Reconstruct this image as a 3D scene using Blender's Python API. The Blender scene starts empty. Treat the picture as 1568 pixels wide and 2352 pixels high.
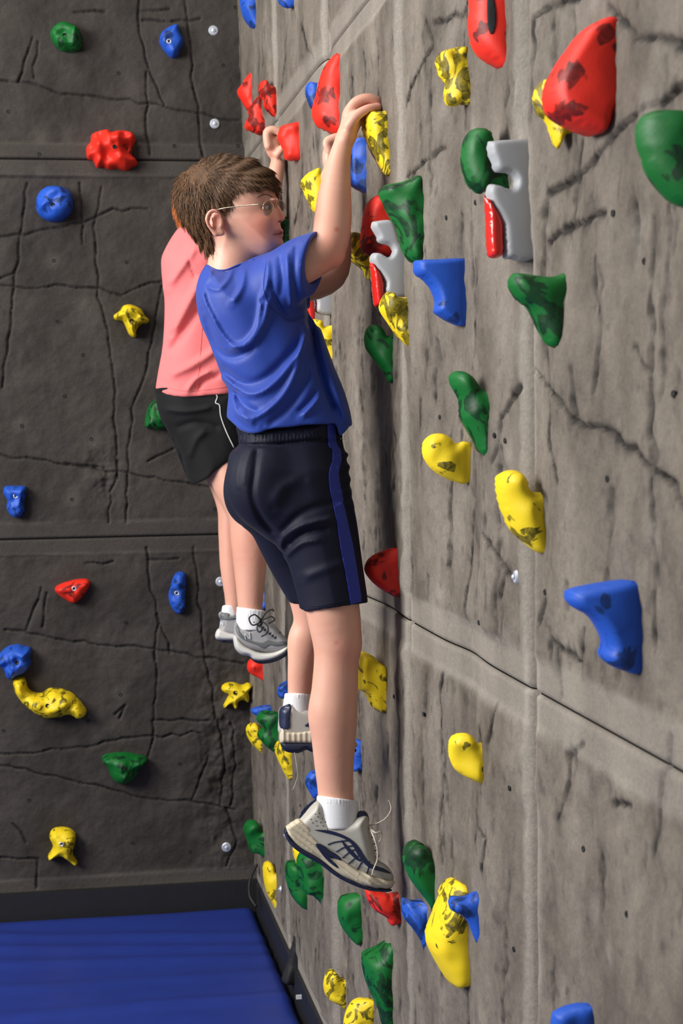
import bpy, bmesh, math, random
import numpy as np
from mathutils import Vector, Matrix, geometry, noise
from mathutils.bvhtree import BVHTree
random.seed(7); RNG = np.random.default_rng(7)
SC = bpy.context.scene
COL = SC.collection
# ------------------------------------------------------------------ camera
FPX = 3600.0; CX = 784.0; CY = 1176.0
CAM = np.array([-0.70, 0.0, 2.05])
PSI = math.radians(10.53); PHI = math.atan(220 / FPX); RHO = 0.0137
_f = np.array([math.sin(PSI) * math.cos(PHI), math.cos(PSI) * math.cos(PHI), -math.sin(PHI)])
_r = np.array([math.cos(PSI), -math.sin(PSI), 0.0])
_u = np.cross(_r, _f)
CR = _r * math.cos(RHO) - _u * math.sin(RHO)
CU = _u * math.cos(RHO) + _r * math.sin(RHO)
CF = _f
cd = bpy.data.cameras.new('camera'); co = bpy.data.objects.new('camera', cd); COL.objects.link(co)
co.matrix_world = Matrix(((CR[0], CU[0], -CF[0], CAM[0]), (CR[1], CU[1], -CF[1], CAM[1]), (CR[2], CU[2], -CF[2], CAM[2]), (0, 0, 0, 1)))
cd.sensor_fit = 'VERTICAL'; cd.sensor_height = 36.0; cd.sensor_width = 24.0
cd.lens = 36.0 * FPX / 2352.0
cd.clip_start = 0.05
cd.dof.use_dof = True; cd.dof.focus_distance = 3.3; cd.dof.aperture_fstop = 9.0
SC.camera = co
# ------------------------------------------------------------------ world, lamps, exposure
w = bpy.data.worlds.new('world'); SC.world = w; w.use_nodes = True
w.node_tree.nodes['Background'].inputs[0].default_value = (0.80, 0.88, 1.0, 1)
w.node_tree.nodes['Background'].inputs[1].default_value = 0.22
def area(name, loc, target, sx, sy, power, col):
    l = bpy.data.lights.new(name, 'AREA'); l.shape = 'RECTANGLE'; l.size = sx; l.size_y = sy; l.energy = power; l.color = col
    o = bpy.data.objects.new(name, l); COL.objects.link(o); o.location = loc
    d = Vector(target) - Vector(loc); o.rotation_euler = d.to_track_quat('-Z', 'Y').to_euler(); return o
area('window_light', (-4.0, 2.6, 3.5), (0, 3.6, 1.7), 2.2, 2.2, 290, (1.0, 0.98, 0.95))
area('ceiling_light', (-1.9, 3.6, 5.6), (-0.9, 3.7, 0), 1.2, 1.6, 70, (1.0, 0.95, 0.88))
SC.view_settings.view_transform = 'Standard'; SC.view_settings.look = 'None'
SC.view_settings.gamma = 1.0; SC.view_settings.use_curve_mapping = False
SC.view_settings.exposure = 0.0
# ------------------------------------------------------------------ projection helpers
def ray(x, y):
    return CF + CR * ((x - CX) / FPX) + CU * ((CY - y) / FPX)
def at_depth(x, y, d):
    return CAM + ray(x, y) * d
def on_right(x, y, X=0.0):
    r = ray(x, y); return CAM + r * ((X - CAM[0]) / r[0])
def on_plane_y(x, y, Y):
    r = ray(x, y); return CAM + r * ((Y - CAM[1]) / r[1])
YC = 5.53
BA = math.radians(2.0)
BD = np.array([math.cos(BA), -math.sin(BA), 0.0])        # along the back wall
BN = np.array([-math.sin(BA), -math.cos(BA), 0.0])       # out of the back wall, into the room
BO = np.array([0.0, YC, 0.0])
def on_back(x, y):
    r = ray(x, y); t = np.dot(BO - CAM, BN) / np.dot(r, BN); return CAM + r * t
def depth_of(p): return float(np.dot(np.asarray(p) - CAM, CF))
# ------------------------------------------------------------------ object helpers
def tag(o, label=None, cat=None, group=None, kind=None):
    if label: o['label'] = label
    if cat: o['category'] = cat
    if group: o['group'] = group
    if kind: o['kind'] = kind
    return o
def mesh_obj(name, verts, faces, mat=None, parent=None, origin=None, smooth=True, attrs=None):
    V = np.asarray(verts, dtype=np.float64)
    par_loc = np.array(parent_origin(parent)) if parent is not None else np.zeros(3)
    if origin is None:
        origin = par_loc if parent is not None else V.mean(axis=0)
    origin = np.asarray(origin, dtype=float)
    me = bpy.data.meshes.new(name)
    if isinstance(faces, np.ndarray):
        k = faces.shape[1]; n = len(faces)
        me.vertices.add(len(V)); me.vertices.foreach_set('co', (V - origin).astype(np.float32).ravel())
        me.loops.add(n * k); me.loops.foreach_set('vertex_index', faces.astype(np.int32).ravel())
        me.polygons.add(n); me.polygons.foreach_set('loop_start', (np.arange(n) * k).astype(np.int32))
        me.polygons.foreach_set('loop_total', np.full(n, k, dtype=np.int32))
        me.update(calc_edges=True); me.validate()
    else:
        me.from_pydata([tuple(v) for v in (V - origin)], [], [tuple(int(i) for i in f) for f in faces]); me.update()
    if smooth: me.polygons.foreach_set('use_smooth', [True] * len(me.polygons))
    if attrs:
        for k_, v_ in attrs.items():
            a = me.attributes.new(k_, 'FLOAT', 'POINT'); a.data.foreach_set('value', np.asarray(v_, dtype=np.float32))
    if mat: me.materials.append(mat)
    o = bpy.data.objects.new(name, me); COL.objects.link(o)
    o.location = Vector(origin - par_loc)
    if parent is not None: o.parent = parent
    ORG[o.name] = tuple(origin)
    return o
ORG = {}
def parent_origin(p): return ORG[p.name]
def empty(name, loc):
    o = bpy.data.objects.new(name, None); COL.objects.link(o); o.location = Vector(loc); o.empty_display_size = .1
    ORG[o.name] = tuple(loc); return o
def tube_data(pts, rads, n=8, cap=True):
    pts = [np.asarray(p, float) for p in pts]; V = []; F = []
    prev = None
    for i, p in enumerate(pts):
        t = pts[min(i + 1, len(pts) - 1)] - pts[max(i - 1, 0)]; t /= (np.linalg.norm(t) + 1e-12)
        if prev is None:
            h = np.array([0, 0, 1.0]) if abs(t[2]) < .9 else np.array([1.0, 0, 0])
            u = np.cross(t, h)
        else: u = prev - t * np.dot(prev, t)
        u /= np.linalg.norm(u); prev = u; v = np.cross(t, u)
        r = rads[i] if hasattr(rads, '__len__') else rads
        for k in range(n):
            a = 2 * math.pi * k / n; V.append(p + (u * math.cos(a) + v * math.sin(a)) * r)
    for i in range(len(pts) - 1):
        for k in range(n):
            F.append((i * n + k, i * n + (k + 1) % n, (i + 1) * n + (k + 1) % n, (i + 1) * n + k))
    if cap:
        F.append(tuple(range(n - 1, -1, -1))); F.append(tuple((len(pts) - 1) * n + k for k in range(n)))
    return V, F
def merge(parts):
    V = []; F = []
    for v, f in parts:
        b = len(V); V += list(v); F += [tuple(i + b for i in q) for q in f]
    return V, F
def crom(P, m=4, closed=True):
    P = [np.asarray(p, float) for p in P]; n = len(P); out = []
    rng = range(n) if closed else range(n - 1)
    for i in rng:
        if closed: p0, p1, p2, p3 = P[i - 1], P[i], P[(i + 1) % n], P[(i + 2) % n]
        else: p0, p1, p2, p3 = P[max(i - 1, 0)], P[i], P[i + 1], P[min(i + 2, n - 1)]
        for j in range(m):
            t = j / m
            out.append(0.5 * ((2 * p1) + (p2 - p0) * t + (2 * p0 - 5 * p1 + 4 * p2 - p3) * t * t + (3 * p1 - p0 - 3 * p2 + p3) * t ** 3))
    if not closed: out.append(P[-1])
    return np.array(out)
# ------------------------------------------------------------------ numpy noise
_LAT = RNG.random((256, 256)).astype(np.float32)
def vnoise(x, y):
    xi = np.floor(x).astype(int); yi = np.floor(y).astype(int); fx = x - xi; fy = y - yi
    fx = fx * fx * (3 - 2 * fx); fy = fy * fy * (3 - 2 * fy)
    a = _LAT[xi & 255, yi & 255]; b = _LAT[(xi + 1) & 255, yi & 255]; c = _LAT[xi & 255, (yi + 1) & 255]; d = _LAT[(xi + 1) & 255, (yi + 1) & 255]
    return (a * (1 - fx) + b * fx) * (1 - fy) + (c * (1 - fx) + d * fx) * fy - 0.5
def fbm(x, y, oct=4):
    s = 0; a = 1.0
    for i in range(oct):
        s = s + a * vnoise(x * 2 ** i + 17.3 * i, y * 2 ** i + 9.1 * i); a *= .5
    return s
def seg_dist(px, py, P, closed=False):
    """distance field to a polyline"""
    D = np.full(np.broadcast(px, py).shape, 1e9); P = np.asarray(P, float)
    n = len(P)
    for i in range(n if closed else n - 1):
        a = P[i]; b = P[(i + 1) % n]; ab = b - a; L = ab @ ab + 1e-12
        t = np.clip(((px - a[0]) * ab[0] + (py - a[1]) * ab[1]) / L, 0, 1)
        D = np.minimum(D, (px - a[0] - t * ab[0]) ** 2 + (py - a[1] - t * ab[1]) ** 2)
    return np.sqrt(D)
def poly_sdf(px, py, P):
    P = np.asarray(P, float); D = seg_dist(px, py, P, True); ins = np.zeros(D.shape, bool); n = len(P)
    for i in range(n):
        x0, y0 = P[i]; x1, y1 = P[(i + 1) % n]
        if y0 == y1: continue
        c = ((y0 > py) != (y1 > py)) & (px < (x1 - x0) * (py - y0) / (y1 - y0) + x0)
        ins ^= c
    return np.where(ins, -D, D)
# ------------------------------------------------------------------ materials
def nodes(m): return m.node_tree.nodes, m.node_tree.links
def mat(name, col, rough=.6, metal=0, spec=.5, sub=0, bump=None, coat=0, sheen=0, alpha=1, trans=0):
    m = bpy.data.materials.new(name); m.use_nodes = True; N, L = nodes(m); b = N['Principled BSDF']
    b.inputs['Base Color'].default_value = (*col, 1); b.inputs['Roughness'].default_value = rough; b.inputs['Metallic'].default_value = metal
    b.inputs['Specular IOR Level'].default_value = spec
    if sub:
        b.inputs['Subsurface Weight'].default_value = sub; b.inputs['Subsurface Radius'].default_value = (1.0, .35, .2); b.inputs['Subsurface Scale'].default_value = .012
    b.inputs['Coat Weight'].default_value = coat; b.inputs['Sheen Weight'].default_value = sheen
    b.inputs['Alpha'].default_value = alpha; b.inputs['Transmission Weight'].default_value = trans
    tc = N.new('ShaderNodeTexCoord'); no = N.new('ShaderNodeTexNoise'); L.new(tc.outputs['Object'], no.inputs['Vector'])
    no.inputs['Scale'].default_value = (bump or (40, .1))[0]; no.inputs['Detail'].default_value = 4
    bp = N.new('ShaderNodeBump'); bp.inputs['Strength'].default_value = (bump or (40, .1))[1]; bp.inputs['Distance'].default_value = .002
    L.new(no.outputs['Fac'], bp.inputs['Height']); L.new(bp.outputs[0], b.inputs['Normal'])
    mx = N.new('ShaderNodeMix'); mx.data_type = 'RGBA'; mx.blend_type = 'MULTIPLY'; mx.inputs[0].default_value = .25
    mx.inputs[6].default_value = (*col, 1); L.new(no.outputs['Color'], mx.inputs[7])
    n2 = N.new('ShaderNodeTexNoise'); n2.inputs['Scale'].default_value = 9; L.new(tc.outputs['Object'], n2.inputs['Vector'])
    mr = N.new('ShaderNodeMapRange'); mr.inputs[3].default_value = .88; mr.inputs[4].default_value = 1.1; L.new(n2.outputs['Fac'], mr.inputs[0])
    cmb = N.new('ShaderNodeMix'); cmb.data_type = 'RGBA'; cmb.blend_type = 'MULTIPLY'; cmb.inputs[0].default_value = 1
    cmb.inputs[6].default_value = (*col, 1); L.new(mr.outputs[0], cmb.inputs[7]); L.new(cmb.outputs[2], b.inputs['Base Color'])
    N.remove(mx)
    return m
def attr_mix(m, attr, col, lo=0, hi=1):
    """mix a second colour over the base by a vertex attribute"""
    N, L = nodes(m); b = N['Principled BSDF']; src = b.inputs['Base Color'].links[0].from_socket
    a = N.new('ShaderNodeAttribute'); a.attribute_name = attr
    mr = N.new('ShaderNodeMapRange'); mr.inputs[1].default_value = lo; mr.inputs[2].default_value = hi; L.new(a.outputs['Fac'], mr.inputs[0])
    mx = N.new('ShaderNodeMix'); mx.data_type = 'RGBA'; L.new(mr.outputs[0], mx.inputs[0]); L.new(src, mx.inputs[6]); mx.inputs[7].default_value = (*col, 1)
    L.new(mx.outputs[2], b.inputs['Base Color'])
def hold_mat(name, col, dark, scale=11):
    m = bpy.data.materials.new(name); m.use_nodes = True; N, L = nodes(m); b = N['Principled BSDF']
    tc = N.new('ShaderNodeTexCoord'); oi = N.new('ShaderNodeObjectInfo')
    ad = N.new('ShaderNodeVectorMath'); ad.operation = 'ADD'; mu = N.new('ShaderNodeMath'); mu.operation = 'MULTIPLY'; mu.inputs[1].default_value = 37
    L.new(oi.outputs['Random'], mu.inputs[0]); L.new(tc.outputs['Object'], ad.inputs[0]); L.new(mu.outputs[0], ad.inputs[1])
    no = N.new('ShaderNodeTexNoise'); no.inputs['Scale'].default_value = scale; no.inputs['Detail'].default_value = 2.6; no.inputs['Roughness'].default_value = .45; no.inputs['Distortion'].default_value = 3.4
    L.new(ad.outputs[0], no.inputs['Vector'])
    at = N.new('ShaderNodeAttribute'); at.attribute_name = 'dark'
    sm = N.new('ShaderNodeMath'); sm.operation = 'ADD'; L.new(no.outputs['Fac'], sm.inputs[0]); L.new(at.outputs['Fac'], sm.inputs[1])
    mr = N.new('ShaderNodeMapRange'); mr.inputs[1].default_value = .585; mr.inputs[2].default_value = .64; L.new(sm.outputs[0], mr.inputs[0])
    n3 = N.new('ShaderNodeTexNoise'); n3.inputs['Scale'].default_value = scale * 3; n3.inputs['Distortion'].default_value = 2.5; L.new(ad.outputs[0], n3.inputs['Vector'])
    m3 = N.new('ShaderNodeMapRange'); m3.inputs[1].default_value = .35; m3.inputs[2].default_value = .65; m3.inputs[3].default_value = .7; m3.inputs[4].default_value = .97; L.new(n3.outputs['Fac'], m3.inputs[0])
    pr = N.new('ShaderNodeMath'); pr.operation = 'MULTIPLY'; L.new(mr.outputs[0], pr.inputs[0]); L.new(m3.outputs[0], pr.inputs[1])
    mx = N.new('ShaderNodeMix'); mx.data_type = 'RGBA'; L.new(pr.outputs[0], mx.inputs[0]); mx.inputs[6].default_value = (*col, 1); mx.inputs[7].default_value = (*dark, 1)
    L.new(mx.outputs[2], b.inputs['Base Color']); b.inputs['Roughness'].default_value = .5; b.inputs['Specular IOR Level'].default_value = .35
    n2 = N.new('ShaderNodeTexNoise'); n2.inputs['Scale'].default_value = 260; n2.inputs['Detail'].default_value = 2; L.new(tc.outputs['Object'], n2.inputs['Vector'])
    bp = N.new('ShaderNodeBump'); bp.inputs['Strength'].default_value = .18; bp.inputs['Distance'].default_value = .001; L.new(n2.outputs['Fac'], bp.inputs['Height']); L.new(bp.outputs[0], b.inputs['Normal'])
    return m
HM = {'red': hold_mat('red_resin', (.86, .030, .014), (.10, .008, .006)),
      'yellow': hold_mat('yellow_resin', (.90, .66, .015), (.055, .050, .004), 16),
      'green': hold_mat('green_resin', (.003, .135, .020), (.002, .022, .007)),
      'blue': hold_mat('blue_resin', (.018, .095, .54), (.006, .028, .12), 13)}
M_GREY = mat('grey_plastic', (.40, .41, .43), .5); M_REDP = mat('red_plastic', (.75, .02, .012), .22, coat=.4)
M_STEEL = mat('steel', (.72, .76, .84), .38, metal=.55); M_DARK = mat('dark_hole', (.006, .006, .007), .8)
def wall_mat(name, c1, c2, cdark, clight, sy, sz):
    m = bpy.data.materials.new(name); m.use_nodes = True; N, L = nodes(m); b = N['Principled BSDF']
    ge = N.new('ShaderNodeNewGeometry')
    mp = N.new('ShaderNodeMapping'); mp.inputs['Scale'].default_value = (sy, sy, sz); L.new(ge.outputs['Position'], mp.inputs['Vector'])
    n1 = N.new('ShaderNodeTexNoise'); n1.inputs['Scale'].default_value = 1.0; n1.inputs['Detail'].default_value = 6; n1.inputs['Roughness'].default_value = .55; L.new(mp.outputs[0], n1.inputs['Vector'])
    r1 = N.new('ShaderNodeMapRange'); r1.inputs[1].default_value = .35; r1.inputs[2].default_value = .65; L.new(n1.outputs['Fac'], r1.inputs[0])
    m1 = N.new('ShaderNodeMix'); m1.data_type = 'RGBA'; L.new(r1.outputs[0], m1.inputs[0]); m1.inputs[6].default_value = (*c1, 1); m1.inputs[7].default_value = (*c2, 1)
    a = N.new('ShaderNodeAttribute'); a.attribute_name = 'crack'
    m2 = N.new('ShaderNodeMix'); m2.data_type = 'RGBA'; L.new(a.outputs['Fac'], m2.inputs[0]); L.new(m1.outputs[2], m2.inputs[6]); m2.inputs[7].default_value = (*cdark, 1)
    a3 = N.new('ShaderNodeAttribute'); a3.attribute_name = 'pale'
    m3 = N.new('ShaderNodeMix'); m3.data_type = 'RGBA'; L.new(a3.outputs['Fac'], m3.inputs[0]); L.new(m2.outputs[2], m3.inputs[6]); m3.inputs[7].default_value = (*clight, 1)
    n5 = N.new('ShaderNodeTexNoise'); n5.inputs['Scale'].default_value = 170; n5.inputs['Detail'].default_value = 3; L.new(ge.outputs['Position'], n5.inputs['Vector'])
    r5 = N.new('ShaderNodeMapRange'); r5.inputs[3].default_value = .72; r5.inputs[4].default_value = 1.28; L.new(n5.outputs['Fac'], r5.inputs[0])
    m5 = N.new('ShaderNodeMix'); m5.data_type = 'RGBA'; m5.blend_type = 'MULTIPLY'; m5.inputs[0].default_value = 1; L.new(m3.outputs[2], m5.inputs[6]); L.new(r5.outputs[0], m5.inputs[7])
    L.new(m5.outputs[2], b.inputs['Base Color']); b.inputs['Roughness'].default_value = .72; b.inputs['Specular IOR Level'].default_value = .3
    n6 = N.new('ShaderNodeTexNoise'); n6.inputs['Scale'].default_value = 60; n6.inputs['Detail'].default_value = 8; n6.inputs['Roughness'].default_value = .65; L.new(ge.outputs['Position'], n6.inputs['Vector'])
    bp = N.new('ShaderNodeBump'); bp.inputs['Strength'].default_value = .45; bp.inputs['Distance'].default_value = .006; L.new(n6.outputs['Fac'], bp.inputs['Height']); L.new(bp.outputs[0], b.inputs['Normal'])
    return m
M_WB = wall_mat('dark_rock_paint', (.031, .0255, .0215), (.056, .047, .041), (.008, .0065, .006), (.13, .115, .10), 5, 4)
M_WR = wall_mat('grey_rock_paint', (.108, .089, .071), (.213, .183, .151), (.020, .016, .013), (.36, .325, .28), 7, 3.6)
# ------------------------------------------------------------------ walls
ZS = [0.375, 1.637, 2.948, 4.3]
def jag(P, amp, step):
    out = []
    for a, b in zip(P[:-1], P[1:]):
        a = np.asarray(a, float); b = np.asarray(b, float); n = max(1, int(np.linalg.norm(b - a) / step))
        for i in range(n): out.append(a + (b - a) * i / n + RNG.normal(0, amp, 2) * (1 if i else .4))
    out.append(np.asarray(P[-1], float)); return out
def carve(H, CK, S, Z, P, wd, dep, ds, dz, dark=.9):
    back = ds
    for a, b in zip(P[:-1], P[1:]):
        w_ = wd * (random.uniform(.75, 1.3) if back else random.uniform(.5, 1.5)); dp = dep * (random.uniform(.75, 1.2) if back else random.uniform(.4, 1.4)); mg = w_ * (4 if back else 9)
        i0 = np.searchsorted(S, min(a[0], b[0]) - mg); i1 = np.searchsorted(S, max(a[0], b[0]) + mg)
        j0 = np.searchsorted(Z, min(a[1], b[1]) - mg); j1 = np.searchsorted(Z, max(a[1], b[1]) + mg)
        if i1 <= i0 or j1 <= j0: continue
        ss = S[i0:i1, None]; zz = Z[None, j0:j1]; d = seg_dist(ss, zz, [a, b]); d = np.abs(d + wd * (.5 if back else 1.0) * vnoise(ss * 160 + 3, zz * 70 + 7)); g = np.exp(-(d / w_) ** 2)
        H[i0:i1, j0:j1] = np.minimum(H[i0:i1, j0:j1], H[i0:i1, j0:j1] * 0 + HB[0][i0:i1, j0:j1] - dp * g)
        CK[i0:i1, j0:j1] = np.maximum(CK[i0:i1, j0:j1], dark * np.exp(-(d / (w_ * (1.1 if back else 1.9))) ** 2) + (0 if back else .45 * np.exp(-(d / (w_ * 6)) ** 2) * np.clip(vnoise(ss * 90, zz * 60) * 4, 0, 1)))
HB = [None]
CR_BACK = [[(322,-20),(318,60),(340,150),(345,165),(360,200),(378,240)],[(335,165),(340,240),(335,290),(345,355)],[(425,-20),(430,30),(440,130),(445,200),(455,260),(460,330),(467,360)],
 [(-60,178),(0,182),(42,187),(58,140),(75,85)],[(88,95),(78,150),(78,178)],[(45,185),(140,215),(230,222),(340,235),(430,255),(550,275)],[(170,28),(240,26)],[(318,25),(390,20)],[(325,48),(460,42)],
 [(62,420),(52,500),(45,540),(35,620),(22,760),(5,890)],[(183,418),(187,470),(190,560)],[(232,430),(215,520),(222,570)],[(218,560),(225,660),(250,780),(262,880),(268,1000),(270,1100)],
 [(-60,550),(0,545),(80,530),(190,510),(260,480),(340,480)],[(-60,650),(0,655),(60,662),(150,655),(230,662),(280,680),(320,658),(370,648)],[(0,640),(30,628),(45,590)],
 [(372,655),(355,750),(335,850),(310,920),(298,1010),(292,1090),(290,1200)],[(-60,1040),(0,1045),(60,1052),(150,1068),(270,1083),(340,1095),(420,1108),(500,1125)],[(270,1060),(255,1130),(250,1200)],[(340,1060),(400,1030)],[(150,1065),(200,1070),(240,1075)],
 [(337,1258),(340,1310),(358,1400),(375,1450),(390,1500)],[(358,1410),(355,1500),(360,1600),(352,1660),(350,1700),(340,1740)],[(445,1255),(452,1330),(462,1430),(470,1500),(480,1560),(495,1650)],
 [(12,1448),(60,1452),(78,1400),(95,1350)],[(110,1360),(100,1400),(98,1440)],[(60,1455),(170,1475),(250,1483),(350,1490),(470,1510),(560,1525)],[(195,1295),(260,1290)],[(340,1285),(410,1283)],
 [(-60,1740),(0,1733),(100,1725),(200,1715),(280,1695),(350,1692),(460,1685)],[(-60,1750),(0,1760),(60,1768),(150,1790),(240,1810),(330,1835),(430,1840),(540,1860)],
 [(480,1735),(460,1790),(440,1840)],[(265,1640),(285,1620),(275,1650)],[(30,1890),(60,1935)],[(0,1970),(85,1975),(85,2040)],[(500,1650),(515,1750),(505,1850)],[(530,1660),(540,1760),(530,1850)],[(520,1860),(545,1930),(520,1990)],[(350,1655),(480,1655)]]
CR_RIGHT = [[(1600,190),(1568,205),(1500,240),(1440,290),(1390,360),(1340,405),(1290,430),(1265,445)],[(1240,40),(1290,10),(1350,-10)],[(1400,10),(1450,55),(1500,90),(1600,105)],[(1238,50),(1240,130),(1236,260)],[(1345,330),(1335,420),(1325,520)],[(1262,560),(1300,530),(1400,490)],
 [(1030,340),(1000,360),(960,400),(930,412)],[(938,1050),(930,1130),(930,1250)],[(975,920),(972,1000),(978,1060)],[(1200,890),(1160,960),(1145,1060)],[(1085,1215),(1070,1300),(1062,1400),(1070,1450)],[(1110,1220),(1150,1280),(1180,1320)],[(1262,780),(1280,900),(1270,1000),(1290,1110)],
 [(1225,850),(1270,890),(1330,960),(1400,990),(1480,1060),(1600,1190)],[(1020,1550),(1015,1620),(1025,1750),(1015,1900),(1020,1980)],[(1145,1620),(1138,1660),(1130,1700)],[(1312,1720),(1305,1800),(1290,1880)],[(1280,1480),(1285,1560),(1290,1600)],[(1340,1450),(1335,1530)],[(1270,1470),(1340,1530)],
 [(607,60),(610,140),(600,230)],[(660,80),(655,150),(648,215)],[(700,60),(720,140)],[(870,100),(868,180),(880,300)],[(840,120),(842,180),(836,225)],[(700,380),(690,450),(680,520)],[(750,560),(745,700)],[(1100,600),(1100,700),(1098,800)],[(1000,50),(1060,30),(1075,10)],[(985,50),(1000,100),(960,180),(930,260)],[(840,1720),(835,1800),(840,1880)],[(1460,800),(1500,860),(1495,1000)],[(1540,1700),(1520,1800),(1500,1950)],[(1110,1900),(1130,1930),(1120,2000)],[(1380,600),(1385,800),(1370,900)],[(1400,1840),(1450,1850)],[(1300,1740),(1340,1710)]]
def pale_spots(PL, S, Z, pts, r):
    for (s, z) in pts:
        i0, i1 = np.searchsorted(S, [s - 3 * r, s + 3 * r]); j0, j1 = np.searchsorted(Z, [z - 3 * r, z + 3 * r])
        if i1 > i0 and j1 > j0:
            d2 = (S[i0:i1, None] - s) ** 2 + (Z[None, j0:j1] - z) ** 2; PL[i0:i1, j0:j1] = np.maximum(PL[i0:i1, j0:j1], .3 * np.exp(-d2 / r ** 2))
def build_panel(name, S, Z, s0, s1, z0, z1, to3, cracks, m, parent, kindw, top_open=False):
    SS = S[:, None] + 0 * Z[None]; ZZ = Z[None] + 0 * S[:, None]
    de = np.minimum(ZZ - z0, z1 - ZZ)
    dv = np.minimum(SS - s0, s1 - SS) if kindw == 'right' else de * 0 + 1
    band = (np.clip((de - .045) / .02, 0, 1) if kindw == 'right' else np.clip((de - .052 - .006 * vnoise(SS * 4, ZZ * 9)) / .009, 0, 1)) * np.clip((dv - .018) / .015, 0, 1)
    if kindw == 'right':
        rough = .007 + .012 * fbm(SS * 4.5, ZZ * 2.4, 4) + .006 * fbm(SS * 13, ZZ * 8, 4) + .004 * fbm(SS * 45, ZZ * 32, 3)
        flute = -.012 * np.exp(-((SS - 3.30) / .16) ** 2) * np.clip((2.75 - ZZ) / .8, .15, 1) - .012 * np.exp(-((SS - 3.9) / .07) ** 2) - .010 * np.exp(-((SS - 2.62) / .1) ** 2)
        rough = rough - .001 * band
    else:
        rough = .011 * fbm(SS * 3.2, ZZ * 3.2, 5) + .004 * fbm(SS * 22, ZZ * 22, 3)
        zone = np.exp(-((SS + .12) / .1) ** 2) * np.exp(-((ZZ - .85) / .45) ** 2) + np.exp(-((SS + .52) / .06) ** 2) * np.exp(-((ZZ - 1.85) / .12) ** 2)
        rough = rough + zone * .016 * fbm(SS * 30, ZZ * 26, 4) - .0045 * band; flute = 0
    H = rough * band + flute
    H = H - .007 * np.exp(-(np.clip(de, 0, 1) / .0035) ** 2)
    if kindw == 'right': H = H - .018 * np.exp(-(np.clip(dv, 0, 1) / .012) ** 2)
    CK = np.clip(vnoise(SS * 75, ZZ * 38) - .34, 0, 1) * 3.0 * band * (kindw == 'right') + 0 * H; PL = (.36 if kindw == 'right' else .10) * (1 - band) + 0 * H
    CK = np.maximum(CK, np.clip(-fbm(SS * (14 if kindw == 'right' else 8) + 5, ZZ * 8, 5) * 1.6 - .75, 0, .5) * band)
    HB[0] = H.copy()
    for P in cracks: carve(H, CK, S, Z, jag(P, .0035, .03), .0030 if kindw == 'right' else .0030, .009 if kindw == 'right' else .009, kindw == 'back', 0, .9 if kindw == 'right' else .75)
    if kindw == 'right':
        for _ in range(int(34 * (s1 - s0) * (min(z1, 3.8) - z0))):
            s = random.uniform(s0 + .03, s1 - .03); z = random.uniform(z0 + .08, z1 - .08); L_ = random.choice([.03, .05, .12, .3]) * random.uniform(.6, 1.3)
            carve(H, CK, S, Z, jag([(s, z), (s + random.gauss(0, .012), max(z - L_, z0 + .06))], .003, .02), .0035, .008, 0, 0, random.uniform(.3, .75))
        pale_spots(PL, S, Z, [(random.uniform(s0, s1), random.uniform(z0, z1)) for _ in range(10)], .02)
    else:
        hs = [on_back(*q) for q in ((124,599),(50,978),(165,1147),(209,1008),(90,310),(90,390),(190,700),(277,1596))]
        pale_spots(PL, S, Z, [(float(np.dot(h - BO, BD)), h[2]) for h in hs], .03)
    if kindw == 'right': PL = PL + .38 * np.exp(-((np.clip(dv, 0, 1) - .028) / .012) ** 2)
    PL = PL + .22 * np.exp(-(np.clip(np.abs(de - .052), 0, 1) / .006) ** 2) * (vnoise(SS * 20, ZZ * 3) + .6)
    if z0 < .5: PL = PL + .30 * np.clip(1 - (ZZ - z0 - .02) / .07, 0, 1) * (fbm(SS * 6, ZZ * 12, 3) + .8)
    CK = np.maximum(CK, .75 * np.exp(-(np.clip(de, 0, 1) / .004) ** 2)) if kindw != 'right' else np.maximum(CK, np.maximum(.5 * np.exp(-(np.clip(de, 0, 1) / .004) ** 2), .85 * np.exp(-(np.clip(dv, 0, 1) / .011) ** 2)))
    V = to3(SS, ZZ, H).reshape(-1, 3); n, k = H.shape
    idx = np.arange(n * k).reshape(n, k)
    q = np.stack([idx[:-1, :-1], idx[1:, :-1], idx[1:, 1:], idx[:-1, 1:]], -1).reshape(-1, 4)
    if kindw == 'right': q = q[:, ::-1]
    return mesh_obj(name, V, q, m, parent, attrs={'crack': CK.ravel(), 'pale': np.clip(PL, 0, 1).ravel()})
def slab(name, c, half, axes, m, kind='structure', parent=None):
    V = []
    for sx in (-1, 1):
        for sy in (-1, 1):
            for sz in (-1, 1): V.append(np.array(c) + axes[0] * half[0] * sx + axes[1] * half[1] * sy + axes[2] * half[2] * sz)
    F = [(0, 1, 3, 2), (4, 6, 7, 5), (0, 4, 5, 1), (2, 3, 7, 6), (0, 2, 6, 4), (1, 5, 7, 3)]
    o = mesh_obj(name, V, F, m, parent, smooth=False)
    if kind: o['kind'] = kind
    return o
EX, EY, EZ = np.eye(3)
M_BACKING = mat('backing', (.02, .018, .016), .9)
wall_back = slab('wall_back', BO + BD * (-1.18) - BN * .085 + EZ * 2.15, (1.36, .055, 2.15), (BD, BN, EZ), M_BACKING)
wall_right = slab('wall_right', (.085, 3.40, 2.15), (.055, 2.10, 2.15), (EX, EY, EZ), M_BACKING)
def to3b(S, Z, H): return BO + S[..., None] * BD + H[..., None] * BN + Z[..., None] * EZ
def to3r(S, Z, H): return np.stack([-H, S, Z], -1)
cb = [[(float(np.dot(on_back(*p) - BO, BD)), on_back(*p)[2]) for p in P] for P in CR_BACK]
crr = [[(on_right(*p)[1], on_right(*p)[2]) for p in P] for P in CR_RIGHT]
back_panels = []
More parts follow.
